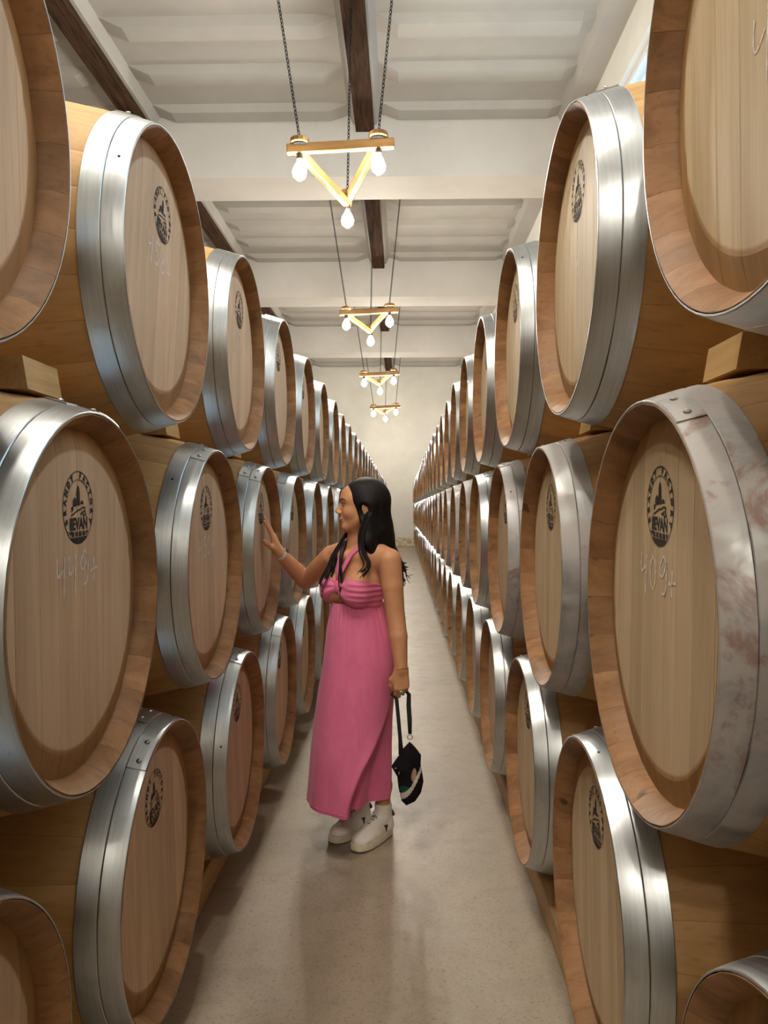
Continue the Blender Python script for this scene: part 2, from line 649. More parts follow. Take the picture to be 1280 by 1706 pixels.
def board(mb, y0, y1, x0=HEADX, back=False):
    R, RI = 0.3435, 0.298
    yy = [y0 + 0.0004, y0 + 0.0016] + [y0 + (y1 - y0) * t for t in (0.25, 0.5, 0.75)] + [y1 - 0.0016, y1 - 0.0004]
    yy = [max(-R + 1e-4, min(R - 1e-4, y)) for y in yy]
    cols = []
    for ci, y in enumerate(yy):
        zo = math.sqrt(R * R - y * y)
        zi = math.sqrt(RI * RI - y * y) if abs(y) < RI - 0.01 else zo * 0.75
        zi = min(zi, zo * 0.985)
        col = []
        for z in (-zo, -zi, -zi * 0.4, zi * 0.4, zi, zo):
            r = math.hypot(y, z)
            x = x0 - max(0, (r - RI)) / (R - RI) * 0.009
            if ci in (0, len(yy) - 1):
                x -= 0.0012
            col.append((x, y, z))
        cols.append(col)
    n = len(cols[0])
    vs = [p for c in cols for p in c]
    fs = [(i * n + j, (i + 1) * n + j, (i + 1) * n + j + 1, i * n + j + 1) for i in range(len(cols) - 1) for j in range(n - 1)]
    # back face and sides
    m = len(vs)
    vs += [(x0 - 0.026, p[1], p[2]) for c in cols for p in (c[0], c[-1])]
    for i in range(len(cols) - 1):
        fs.append((m + 2 * i, m + 2 * i + 1, m + 2 * i + 3, m + 2 * i + 2))
        fs.append((i * n, m + 2 * i, m + 2 * i + 2, (i + 1) * n))
        fs.append((i * n + n - 1, (i + 1) * n + n - 1, m + 2 * i + 3, m + 2 * i + 1))
    fs.append(tuple(range(n)) + (m + 1, m))
    e = len(cols) - 1
    fs.append(tuple(e * n + j for j in range(n)) + (m + 2 * e + 1, m + 2 * e))
    mb.add(vs, fs)


ME_BOARD, ME_HEAD = {}, {}
for side in ('l', 'r'):
    ME_BOARD[side] = []
    allb = MB()
    for i in range(len(SPLITS) - 1):
        g = MB(); board(g, SPLITS[i], SPLITS[i + 1])
        ME_BOARD[side].append(g.me('head_board', M['head_' + side]))
        board(allb, SPLITS[i], SPLITS[i + 1])
    ME_HEAD[side] = allb.me('head', M['head_' + side])
g = MB(); g.lathe([(0.343, -BL + 0.036), (0.343, -BL + 0.062)], 40, 0)
ME_BACKHEAD = g.me('back_head', M['head_l'])


def hoop_mesh(xa, xb, mat, n=72, overlap=False, x_flip=False):
    g = MB()
    prof = []
    e = 0.0015
    for x, d in ((xa, 0.0006), (xa, 0.0030), (xa - e if xb < xa else xa + e, 0.0042), ((xa + xb) / 2, 0.0046),
                 (xb + e if xb < xa else xb - e, 0.0042), (xb, 0.0030), (xb, 0.0006)):
        prof.append((r_out(x) + d, x))
    vs, fs = [], []
    m = len(prof)
    a_ov = math.radians(8.5)
    angs = [2 * PI * j / n for j in range(n)]
    for r, x in prof:
        for a in angs:
            vs.append((x, r * math.cos(a), r * math.sin(a)))
    for i in range(m):
        for j in range(n):
            k = (j + 1) % n
            i2 = (i + 1) % m
            fs.append((i * n + j, i * n + k, i2 * n + k, i2 * n + j))
    g.add(vs, fs)
    if overlap:                                   # lapped strap end on the top
        a0 = PI / 2
        q = []
        for t in range(9):
            a = a0 + a_ov * (t / 4 - 1)
            for x, d in ((xa, 0.003), (xa - e, 0.0068), (xb + e, 0.0068), (xb, 0.003)):
                r = r_out(x) + d
                q.append((x, r * math.cos(a), r * math.sin(a)))
        fs = [(i * 4 + j, i * 4 + j + 1, i * 4 + j + 5, i * 4 + j + 4) for i in range(8) for j in range(3)]
        fs += [(0, 1, 2, 3), (32, 33, 34, 35)]
        g.add(q, fs)
    return g.me('hoop', mat, True, 20)


HOOPS = [(0.0, -0.0465), (-0.0473, -0.094), (-0.300, -0.348)]
ME_HOOP = {}
for mk in ('steel', 'steel_old'):
    ME_HOOP[mk] = [hoop_mesh(a, c, M[mk], overlap=True) for a, c in HOOPS]
    ME_HOOP[mk] += [hoop_mesh(-BL - a, -BL - c, M[mk]) for a, c in HOOPS]
    ME_HOOP[mk + '_far'] = [hoop_mesh(a, c, M[mk], 40) for a, c in HOOPS]
g = MB(); g.lathe([(0.0072, 0.0), (0.0068, 0.0018), (0.0045, 0.0036), (0.0015, 0.0042)], 10, 2)
ME_RIVET = {mk: g.me('rivet', M[mk], True) for mk in ('steel', 'steel_old')}
g = MB(); g.lathe([(0.0038, 0.0), (0.0034, 0.0014), (0.001, 0.0018)], 8, 2)
ME_NAIL = g.me('nail', M['iron'], True)


# stamp: lettering ring, tower over hills and vine leaves, big name, dark foot band
def text_mesh(s, size, bold=0.0):
    cu = bpy.data.curves.new('t', 'FONT')
    cu.body = s
    cu.size = size
    cu.align_x = 'CENTER'
    cu.align_y = 'CENTER'
    cu.offset = bold
    cu.resolution_u = 2
    o = bpy.data.objects.new('t', cu)
    COL.objects.link(o)
    bpy.context.view_layer.update()
    me = bpy.data.meshes.new_from_object(o.evaluated_get(bpy.context.evaluated_depsgraph_get()))
    vs = [v.co[:2] for v in me.vertices]
    fs = [tuple(p.vertices) for p in me.polygons]
    bpy.data.objects.remove(o)
    bpy.data.curves.remove(cu)
    bpy.data.meshes.remove(me)
    return vs, fs


def stamp_mesh():
    g = MB()
    X = HEADX + 0.0007
    CZ = 0.185
    R = 0.073

    def add2(vs, fs, f=lambda p: p):
        g.add([(X, f(p)[0], CZ + f(p)[1]) for p in vs], fs)

    def ringseg(r0, r1, a0, a1, n=40, f=lambda p: p):
        vs, fs = [], []
        for i in range(n + 1):
            a = math.radians(a0 + (a1 - a0) * i / n)
            vs += [(r0 * math.cos(a), r0 * math.sin(a)), (r1 * math.cos(a), r1 * math.sin(a))]
        fs = [(2 * i, 2 * i + 1, 2 * i + 3, 2 * i + 2) for i in range(n)]
        add2(vs, fs)
    ringseg(R - 0.0022, R, 0, 360, 64)
    ringseg(R - 0.0185, R - 0.0170, 12, 168, 40)
    word = 'BRANDY FACTORY'
    for i, ch in enumerate(word):
        if ch == ' ':
            continue
        a = math.radians(206 - 232 * (i / (len(word) - 1)))
        vs, fs = text_mesh(ch, 0.0165, 0.0013)
        c, s = math.cos(a - PI / 2), math.sin(a - PI / 2)
        rr = R - 0.0098
        add2(vs, fs, lambda p, a=a, c=c, s=s, rr=rr: (rr * math.cos(a) + p[0] * c - p[1] * s, rr * math.sin(a) + p[0] * s + p[1] * c))
    # tower with pointed drum and nave
    def poly(ps):
        add2(ps, [tuple(range(len(ps)))])
    poly([(-0.009, 0.004), (0.007, 0.004), (0.007, 0.030), (0.004, 0.040), (-0.001, 0.045), (-0.006, 0.040), (-0.009, 0.030)])
    poly([(-0.026, 0.002), (-0.010, 0.002), (-0.010, 0.017), (-0.018, 0.021), (-0.026, 0.013)])
    poly([(-0.033, -0.009), (-0.024, -0.004), (-0.024, 0.004), (-0.034, 0.001)])
    poly([(0.010, 0.006), (0.024, 0.006), (0.024, 0.011), (0.018, 0.014), (0.010, 0.011)])
    # hill line
    hl = [(-0.036, -0.016), (-0.020, -0.011), (-0.006, -0.006), (0.008, -0.004), (0.022, 0.000), (0.034, -0.002)]
    vs = []
    for p in hl:
        vs += [(p[0], p[1] - 0.0018), (p[0], p[1] + 0.0018)]
    add2(vs, [(2 * i, 2 * i + 2, 2 * i + 3, 2 * i + 1) for i in range(len(hl) - 1)])
    # vine leaves at the right
    for (cx, cy, rr) in ((0.020, -0.011, 0.0060), (0.030, -0.008, 0.0055), (0.034, -0.015, 0.0050), (0.012, -0.013, 0.0045), (0.026, -0.017, 0.0045)):
        n = 10
        ps = [(cx + rr * (1.0 if i % 2 else 0.55) * math.cos(2 * PI * i / n), cy + rr * (1.0 if i % 2 else 0.55) * math.sin(2 * PI * i / n)) for i in range(n)]
        add2(ps + [(cx, cy)], [(i, (i + 1) % n, n) for i in range(n)])
    vs, fs = text_mesh('IJEVAN', 0.0285, 0.0013)
    add2(vs, fs, lambda p: (p[0] * 1.0, p[1] * 1.15 - 0.0335))
    # dark foot band with small pale breaks
    n = 24
    zt, zb = -0.0475, -0.0575
    xs = [-0.052 + 0.104 * i / n for i in range(n + 1)]
    for i in range(n):
        a, c = xs[i], xs[i + 1]
        z1 = zt
        z0 = max(zb if i % 3 else zb + 0.0, -math.sqrt(max(1e-6, (R - 0.004) ** 2 - max(abs(a), abs(c)) ** 2)))
        if i % 4 != 3:
            add2([(a, z0), (c, z0), (c, z1), (a, z1)], [(0, 1, 2, 3)])
    xs = [-0.044 + 0.088 * i / 12 for i in range(13)]
    top = [(x, -0.0590) for x in xs]
    bot = [(x, -math.sqrt((R - 0.001) ** 2 - x * x)) for x in xs]
    top = [(t[0], max(t[1], bt[1])) for t, bt in zip(top, bot)]
    add2(top + bot, [(i, i + 1, 13 + i + 1, 13 + i) for i in range(12)])
    me = bpy.data.meshes.new('stamp')
    me.from_pydata(g.v, [], g.f)
    me.materials.append(M['ink'])
    return me


ME_STAMP = stamp_mesh()

GLYPH = {
    '4': [[(0.05, 1.0), (0.0, 0.62), (0.08, 0.42), (0.30, 0.52), (0.42, 0.62)], [(0.55, 1.0), (0.50, 0.45), (0.46, -0.25)]],
    '9': [[(0.62, 0.92), (0.42, 1.08), (0.14, 0.80), (0.12, 0.55), (0.36, 0.50), (0.60, 0.80), (0.66, 0.95), (0.68, 0.45), (0.58, 0.05), (0.28, -0.02)]],
    '5': [[(0.60, 1.0), (0.18, 0.96), (0.14, 0.60), (0.44, 0.58), (0.58, 0.30), (0.40, 0.02), (0.08, 0.04)]],
    '0': [[(0.34, 1.0), (0.10, 0.75), (0.08, 0.30), (0.30, 0.0), (0.52, 0.28), (0.54, 0.72), (0.34, 1.0)]],
    '8': [[(0.56, 0.95), (0.26, 0.98), (0.16, 0.74), (0.42, 0.52), (0.54, 0.22), (0.30, 0.0), (0.10, 0.20), (0.30, 0.50), (0.56, 0.78), (0.56, 0.95)]],
    '7': [[(0.05, 0.95), (0.58, 0.98), (0.34, 0.50), (0.22, 0.0)]],
    '+': [[(0.05, 0.36), (0.62, 0.44)], [(0.34, 0.78), (0.32, 0.02)]],
}


def smooth_path(p, n=5):
    p = [Vector((*q, 0)) for q in p]
    out = []
    for i in range(len(p) - 1):
        a, c = p[i], p[i + 1]
        pr = p[i - 1] if i else a
        nx = p[i + 2] if i + 2 < len(p) else c
        for t in range(n):
            u = t / n
            out.append(0.5 * ((2 * a) + (c - pr) * u + (2 * pr - 5 * a + 4 * c - nx) * u * u + (3 * a - pr - 3 * c + nx) * u ** 3))
    out.append(p[-1])
    return out


def chalk_mesh(s, h=0.062, cy=0.0, cz=0.03, w=0.0030):
    g = MB()
    X = HEADX + 0.0008
    pen = 0.0
    adv = 0.82 * h
    tot = adv * len(s)
    for ch in s:
        for st in GLYPH[ch]:
            pts = smooth_path(st)
            vs = []
            for i, p in enumerate(pts):
                t = (pts[min(i + 1, len(pts) - 1)] - pts[max(i - 1, 0)]).normalized()
                nrm = Vector((-t.y, t.x, 0))
                ww = w * (0.75 + 0.35 * math.sin(i * 1.7))
                for sg in (-1, 1):
                    q = p * h + nrm * ww * sg
                    vs.append((X, cy - tot / 2 + pen + q.x, cz + q.y))
            g.add(vs, [(2 * i, 2 * i + 2, 2 * i + 3, 2 * i + 1) for i in range(len(pts) - 1)])
        pen += adv
    me = bpy.data.meshes.new('chalk_number')
    me.from_pydata(g.v, [], g.f)
    me.materials.append(M['chalk'])
    return me


ORD = ['first', 'second', 'third', 'fourth', 'fifth', 'sixth', 'seventh', 'eighth', 'ninth', 'tenth', 'eleventh', 'twelfth']
ORD2 = ORD + ['thirteenth', 'fourteenth', 'fifteenth', 'sixteenth', 'seventeenth', 'eighteenth']
CHALK = {('left', 'middle', 0): '449+', ('left', 'middle', 1): '450+', ('left', 'top', 1): '458+', ('left', 'top', 2): '457+',
         ('right', 'middle', 0): '409+'}
CHALK_BITS = {('right', 'top', 0): ('4', 0.075, -0.020, -0.075), ('right', 'top', 1): ('4', 0.055, 0.01, -0.02), ('left', 'bottom', 1): ('+', 0.05, 0.08, 0.09)}
SPECIAL = {
    ('left', 'middle', 0): 'large near oak barrel chalked 449+ in the left stack',
    ('left', 'middle', 1): 'oak barrel chalked 450+ in the left stack',
    ('left', 'middle', 2): 'oak barrel whose head the woman touches in the left stack',
    ('left', 'top', 0): 'oak barrel cut off by the top left corner of the photo',
    ('left', 'top', 1): 'oak barrel chalked 458+ in the top tier of the left stack',
    ('left', 'bottom', 0): 'oak barrel cut off by the bottom left corner of the photo',
    ('right', 'middle', 0): 'large near oak barrel chalked 409+ with rust-stained hoops in the right stack',
    ('right', 'top', 0): 'oak barrel cut off by the top right corner of the photo',
    ('right', 'bottom', 0): 'oak barrel cut off by the bottom right corner of the photo',
}
TIER = {  # side, tier -> face x, first depth, spacing, centre height
    ('left', 'top'): (-0.608, 1.045, 1.01, 2.105), ('left', 'middle'): (-0.608, 1.55, 1.01, 1.318), ('left', 'bottom'): (-0.608, 1.045, 1.01, 0.556),
    ('right', 'top'): (0.402, 0.945, 1.045, 2.115), ('right', 'middle'): (0.425, 1.43, 1.045, 1.320), ('right', 'bottom'): (0.437, 0.885, 1.045, 0.551)}
ROLL = {('left', 'top', 1): -9, ('left', 'top', 2): -6, ('left', 'middle', 0): 2, ('right', 'middle', 0): -3, ('right', 'bottom', 1): 5, ('left', 'bottom', 1): 6}
NB = 29


def build_barrel(side, tier, k):
    fx, y0, sp, z = TIER[(side, tier)]
    y = y0 + sp * k
    rnd = random.Random('%s%s%d' % (side, tier, k))
    fx += rnd.uniform(-0.006, 0.006) if k else 0.0
    roll = math.radians(ROLL.get((side, tier, k), rnd.uniform(-6, 6)))
    o = empty('oak_barrel', (fx, y, z), (roll, 0, 0 if side == 'left' else PI))
    sd = side[0]
    mk = 'steel_old' if side == 'right' and tier == 'middle' and k < 9 and k != 3 else 'steel'
    if k < 5:
        ph = rnd.uniform(0, 2 * PI)
        for i in range(NS):
            obj('stave', ME_STAVE, o, rot=(2 * PI * i / NS + ph, 0, 0))
    else:
        obj('staves', ME_STAVES, o)
    if k < 2:
        for me in ME_BOARD[sd]:
            obj('head_board', me, o)
    else:
        obj('head', ME_HEAD[sd], o)
    if k < 8:
        obj('back_head', ME_BACKHEAD, o)
    hs = ME_HOOP[mk] if k < 4 else ME_HOOP[mk + '_far'][:3 if k < 10 else 2]
    for i, me in enumerate(hs):
        ho = obj('hoop', me, o, rot=(rnd.uniform(-0.5, 0.5) if k < 4 else 0, 0, 0))
        if k < 3 and i < 3:
            xm = (HOOPS[i][0] + HOOPS[i][1]) / 2
            for da in (-5.0, 5.0):
                a = PI / 2 + math.radians(da)
                r = r_out(xm) + 0.0066
                obj('rivet', ME_RIVET[mk], ho, (xm, r * math.cos(a), r * math.sin(a)), (a - PI / 2, 0.0, 0))
        if k < 3 and i < 2:
            a = rnd.choice([2.4, 2.7, 0.9, -0.2]) + rnd.uniform(-0.2, 0.2)
            r = r_out(xm) + 0.0042
            obj('nail', ME_NAIL, ho, (xm, r * math.cos(a), r * math.sin(a)), (a - PI / 2, 0, 0))
    if k < 10:
        obj('stamp', ME_STAMP, o)
    if (side, tier, k) in CHALK:
        obj('chalk_number', chalk_mesh(CHALK[(side, tier, k)]), o)
    if (side, tier, k) in CHALK_BITS:
        ct = CHALK_BITS[(side, tier, k)]
        obj('chalk_mark', chalk_mesh(ct[0], ct[1], ct[2], ct[3], 0.002), o)
    if (side, tier, k) in SPECIAL:
        lab = SPECIAL[(side, tier, k)]
    elif k < 12:
        lab = 'oak barrel, %s from the camera in the %s tier of the %s stack' % (ORD[k], tier, side)
    else:
        lab = 'far sliver of barrel, %s from the end wall in the %s tier, %s stack' % (ORD2[NB - 1 - k], tier, side)
    tag(o, lab, 'barrel', 'barrels in the %s tier of the %s stack' % (tier, side))
    return o


for side in ('left', 'right'):
    for tier in ('top', 'middle', 'bottom'):
        for k in range(NB):
            build_barrel(side, tier, k)

# the rows run on past the camera
for side in ('left', 'right'):
    for tier in ('top', 'middle', 'bottom'):
        fx, y0, sp, z = TIER[(side, tier)]
        for k in range(1, 4):
            o = empty('oak_barrel', (fx, y0 - sp * k, z), (0.1 * k, 0, 0 if side == 'left' else PI))
            obj('staves', ME_STAVES, o)
            obj('back_head', ME_BACKHEAD, o)
            obj('head', ME_HEAD[side[0]], o)
            for me in ME_HOOP['steel'] if k < 2 else ME_HOOP['steel_far']:
                obj('hoop', me, o)
            obj('stamp', ME_STAMP, o)
            tag(o, 'oak barrel %s the camera, out of the photo, %s tier of the %s stack' % (('level with', 'just behind', 'farther behind')[k - 1], tier, side), 'barrel',
                'barrels of the %s stack beside and behind the camera' % side)

# unseen second rank, back to back with the first, added to darken the gaps
for side, fx, rz in (('left', -2.745, PI), ('right', 2.558, 0.0)):
    for tier in ('top', 'middle', 'bottom'):
        _, y0, sp, z = TIER[(side, tier)]
        for k in range(7):
            o = empty('oak_barrel', (fx, y0 + sp * (k - 1), z), (0, 0, rz))
            obj('staves', ME_STAVES, o)
            obj('back_head', ME_BACKHEAD, o)
            obj('head', ME_HEAD['r'], o)
            for me in ME_HOOP['steel_far']:
                obj('hoop', me, o)
            tag(o, 'oak barrel in the added hidden rear rank, %s from the camera, %s tier, %s stack' % (ORD[k], tier, side), 'barrel',
                'barrels of the added rear rank behind the %s stack' % side)

# timber rails the bottom tier lies on, pine blocks wedged between neighbours
seg = [('nearest', -3.0, 6.6), ('second', 6.62, 13.6), ('third', 13.62, 20.6), ('farthest', 20.62, 30.2)]
for side, xf, sg in (('left', -0.75, -1), ('right', 0.515, 1)):
    for wd, ya, yb in seg:
        for part, off in (('front', 0.0), ('rear', 0.66 if side == 'left' else 0.68)):
            g = MB(); g.cbox((-0.07, 0, 0), (0.07, yb - ya, 0.114 if side == 'left' else 0.109), 0.006)
            o = g.obj('timber_rail', M['pine'], None, loc=(xf + sg * (0.07 + off), ya, 0))
            if part == 'front':
                tag(o, '%s pine rail along the aisle under the %s bottom barrels' % (wd, side), 'rail', 'pine rails on the floor')
            else:
                tag(o, '%s pine rail hidden deep under the %s bottom barrels' % (wd, side), 'rail', 'pine rails on the floor')
for side, sg in (('left', 1), ('right', -1)):
    for tier, above in (('middle', 'top'), ('bottom', 'middle')):
        fx, y0, sp, z = TIER[(side, tier)]
        for k in range(4):
            y = y0 + sp * k
            lx = 0.15 if (side, tier, k) == ('left', 'middle', 0) else 0.19
            zb = z + r_out(-lx) + 0.001
            g = MB()
            g.prism([(-0.042, 0), (0.042, 0), (0.031, 0.064), (-0.031, 0.064)], -0.075, 0.075, axis=1)
            o = g.obj('wedge_block', M['pine_x'], None, loc=(fx - sg * lx, y, zb))
            tag(o, 'pine wedge block on the %s barrel of the %s tier, %s stack' % (ORD[k], tier, side), 'block', 'pine wedge blocks between barrels')

# ---------------------------------------------------------------- hanging lamps
LAMP_Z = 5.03


def chain_mesh(p0, p1, full=True):
    g = MB()
    p0, p1 = Vector(p0), Vector(p1)
    d = p1 - p0
    L = d.length
    t = d.normalized()
    a = t.orthogonal().normalized()
    c = t.cross(a)
    if full:
        n = int(L / 0.040)
        for i in range(n):
            cen = p0 + t * ((i + 0.5) * L / n)
            s = a if i % 2 else c
            pts = []
            for j in range(8):
                an = 2 * PI * j / 8
                pts.append(cen + t * (0.027 * math.sin(an)) + s * (0.013 * math.cos(an)))
            g.tube(pts, 0.0045, 4, closed=True)
    else:
        g.tube([p0, p1], 0.009, 6)
    return g


def build_lamp(y, idx, word):
    o = empty('pendant_lamp', (-0.605, y, LAMP_Z))
    tag(o, word, 'lamp', 'triangular pendant lamps over the aisle')
    A, B_, C = Vector((-0.40, 0, -0.02)), Vector((0.37, 0, 0.03)), Vector((-0.015, 1.18, -0.06))
    g = MB(); g.cbox((-0.525, -0.03, -0.048), (0.525, 0.03, 0.048), 0.008)
    bar = g.obj('bar', M['lampwood'], o, rot=(0.0, -0.045, 0))
    for P in (A, B_):
        d = (C - P)
        L = d.length
        g = MB()
        nseg = 6
        for i in range(1):
            g.cbox((-0.02, -0.035, -0.055), (L + 0.05, 0.035, 0.03), 0.008)
        yaw = math.atan2(d.y, d.x)
        g.obj('arm', M['lampwood'], o, loc=P + Vector((0, 0, -0.02 if P is A else 0.035)), rot=(0.25 if P is A else -0.35, -math.asin(d.z / L) , yaw))
    for P, top in ((A, Vector((-0.72, 0.05, ZC - 0.16 - LAMP_Z))), (B_, Vector((0.57, 0.05, ZC - 0.16 - LAMP_Z))), (C, Vector((0.03, 1.1, ZC - 0.26 - LAMP_Z)))):
        g = MB(); g.lathe([(0.085, 0.045), (0.095, 0.055), (0.092, 0.095), (0.075, 0.105)], 12, 2)
        g.obj('knot_block', M['lampwood'], o, loc=P)
        g = MB(); g.lathe([(0.078, 0.030), (0.080, 0.035), (0.078, 0.050)], 12, 2)
        g.obj('collar', M['iron'], o, loc=P)
        g = MB(); g.lathe([(0.030, -0.045), (0.034, -0.06), (0.036, -0.10), (0.026, -0.115)], 12, 2)
        g.obj('socket', M['socket'], o, loc=P)
        g = MB()
        g.lathe([(0.020, -0.115), (0.050, -0.165), (0.070, -0.222), (0.060, -0.270), (0.018, -0.306)], 8, 2)
        g.obj('bulb', M['bulb'], o, True, loc=P)
        chain_mesh(P + Vector((0, 0, 0.10)), top, idx < 3).obj('chain', M['iron'], o, True)
    return o


for i, (y, wd) in enumerate(((7.6, 'nearest and largest wooden triangle lamp with three glowing bulbs'),
                             (13.95, 'second wooden triangle lamp down the aisle on thin chains'),
                             (20.4, 'third wooden triangle lamp down the aisle'),
                             (27.0, 'smallest farthest wooden triangle lamp before the end wall'),
                             (1.15, 'wooden triangle lamp above the camera out of view'),
                             (-4.6, 'wooden triangle lamp behind the camera by the front wall'))):
    build_lamp(y, i, wd)

# ---------------------------------------------------------------- implicit-surface modeller for the figure
class Field:
    def __init__(self, lo, hi, h):
        self.lo = np.array(lo, dtype=np.float32)
        self.h = h
        self.n = np.ceil((np.array(hi) - np.array(lo)) / h).astype(int) + 1
        self.F = np.full(self.n, 0.08, dtype=np.float32)
        self.ax = [self.lo[i] + h * np.arange(self.n[i], dtype=np.float32) for i in range(3)]

    def win(self, a, b):
        i0 = np.maximum(0, np.floor((np.array(a) - self.lo) / self.h).astype(int))
        i1 = np.minimum(self.n, np.ceil((np.array(b) - self.lo) / self.h).astype(int) + 1)
        if np.any(i1 <= i0):
            return None, None
        sl = tuple(slice(int(p), int(q)) for p, q in zip(i0, i1))
        g = np.meshgrid(self.ax[0][sl[0]], self.ax[1][sl[1]], self.ax[2][sl[2]], indexing='ij', sparse=True)
        return sl, g

    def blend(self, sl, d, k, op='add'):
        A = self.F[sl]
        if op == 'add':
            if k > 0:
                hh = np.maximum(k - np.abs(A - d), 0) / k
                self.F[sl] = np.minimum(A, d) - hh * hh * k * 0.25
            else:
                self.F[sl] = np.minimum(A, d)
        else:
            d = -d
            hh = np.maximum(k - np.abs(A - d), 0) / max(k, 1e-6)
            self.F[sl] = np.maximum(A, d) + hh * hh * k * 0.25

    def cone(self, p0, p1, r0, r1, k=0.02, op='add'):
        p0, p1 = np.array(p0, float), np.array(p1, float)
        m = k + 0.02
        a = np.minimum(p0 - r0, p1 - r1) - m
        b = np.maximum(p0 + r0, p1 + r1) + m
        sl, g = self.win(a, b)
        if sl is None:
            return
        v = p1 - p0
        L2 = float(v @ v) + 1e-12
        dx, dy, dz = g[0] - p0[0], g[1] - p0[1], g[2] - p0[2]
        t = np.clip((dx * v[0] + dy * v[1] + dz * v[2]) / L2, 0, 1)
        d = np.sqrt((dx - t * v[0]) ** 2 + (dy - t * v[1]) ** 2 + (dz - t * v[2]) ** 2) - (r0 + (r1 - r0) * t)
        self.blend(sl, d.astype(np.float32), k, op)

    def chain(self, pts, rs, k=0.015):
        for i in range(len(pts) - 1):
            self.cone(pts[i], pts[i + 1], rs[i], rs[i + 1], k)

    def ell(self, c, rad, axes=None, k=0.02, op='add'):
        c = np.array(c, float)
        rad = np.array(rad, float)
        R = np.eye(3) if axes is None else np.array([np.array(a, float) / np.linalg.norm(a) for a in axes])
        ext = np.sqrt(((R * rad[:, None]) ** 2).sum(0)) + k + 0.02
        sl, g = self.win(c - ext, c + ext)
        if sl is None:
            return
        dx, dy, dz = g[0] - c[0], g[1] - c[1], g[2] - c[2]
        q0 = 0
        q1 = 0
        for i in range(3):
            u = (dx * R[i, 0] + dy * R[i, 1] + dz * R[i, 2]) / rad[i]
            q0 = q0 + u * u
            q1 = q1 + (u / rad[i]) ** 2
        k0 = np.sqrt(q0)
        d = k0 * (k0 - 1.0) / np.maximum(np.sqrt(q1), 1e-6)
        self.blend(sl, d.astype(np.float32), k, op)

    def surface(self):
        F = self.F
        F = np.where(F == 0, np.float32(1e-6), F)
        ins = F < 0
        cnt = np.zeros(tuple(np.array(F.shape) - 1), dtype=np.uint8)
        for i in (0, 1):
            for j in (0, 1):
                for k in (0, 1):
                    cnt += ins[i:F.shape[0] - 1 + i, j:F.shape[1] - 1 + j, k:F.shape[2] - 1 + k]
        act = (cnt > 0) & (cnt < 8)
        I = np.argwhere(act)
        idx = np.full(cnt.shape, -1, dtype=np.int64)
        idx[act] = np.arange(len(I))
        acc = np.zeros((len(I), 3))
        num = np.zeros(len(I))
        corners = [(i, j, k) for i in (0, 1) for j in (0, 1) for k in (0, 1)]
        vals = {c: F[I[:, 0] + c[0], I[:, 1] + c[1], I[:, 2] + c[2]] for c in corners}
        for a in range(3):
            for c in corners:
                if c[a]:
                    continue
                e = list(c)
                e[a] = 1
                va, vb = vals[c], vals[tuple(e)]
                m = (va < 0) != (vb < 0)
                t = np.where(m, va / np.where(m, va - vb, 1), 0)
                p = np.tile(np.array(c, float), (len(I), 1))
                p[:, a] = t
                acc[m] += p[m]
                num[m] += 1
        V = self.lo + (I + acc / num[:, None]) * self.h
        faces = []
        for a in range(3):
            b, c = (a + 1) % 3, (a + 2) % 3
            s0 = [slice(None)] * 3
            s1 = [slice(None)] * 3
            s0[a] = slice(0, F.shape[a] - 1)
            s1[a] = slice(1, F.shape[a])
            cr = ins[tuple(s0)] != ins[tuple(s1)]
            E = np.argwhere(cr)
            E = E[(E[:, b] > 0) & (E[:, c] > 0) & (E[:, b] < F.shape[b] - 1) & (E[:, c] < F.shape[c] - 1)]
            flip = ins[E[:, 0], E[:, 1], E[:, 2]]
            q = []
            for db, dc in ((0, 0), (-1, 0), (-1, -1), (0, -1)):
                w = E.copy()
                w[:, b] += db
                w[:, c] += dc
                q.append(idx[w[:, 0], w[:, 1], w[:, 2]])
            q = np.stack(q, 1)
            q[~flip] = q[~flip][:, ::-1]
            faces.append(q)
        return V, np.concatenate(faces)

    def obj(self, name, mat, parent, base=(0, 0, 0), relax=1):
        V, Q = self.surface()
        for _ in range(relax):
            S = np.zeros_like(V)
            N = np.zeros(len(V))
            for i in range(4):
                np.add.at(S, Q[:, i], V[Q[:, (i + 1) % 4]] + V[Q[:, (i + 3) % 4]])
                np.add.at(N, Q[:, i], 2)
            V = V * 0.5 + S / np.maximum(N, 1)[:, None] * 0.5
        V = V - np.array(base)
        me = bpy.data.meshes.new(name)
        me.vertices.add(len(V))
        me.vertices.foreach_set('co', V.astype(np.float32).ravel())
        me.loops.add(len(Q) * 4)
        me.loops.foreach_set('vertex_index', Q.astype(np.int32).ravel())
        me.polygons.add(len(Q))
        me.polygons.foreach_set('loop_start', np.arange(0, len(Q) * 4, 4, dtype=np.int32))
        me.update(calc_edges=True)
        me.validate()
        me.polygons.foreach_set('use_smooth', [True] * len(me.polygons))
        me.materials.append(mat)
        return obj(name, me, parent)


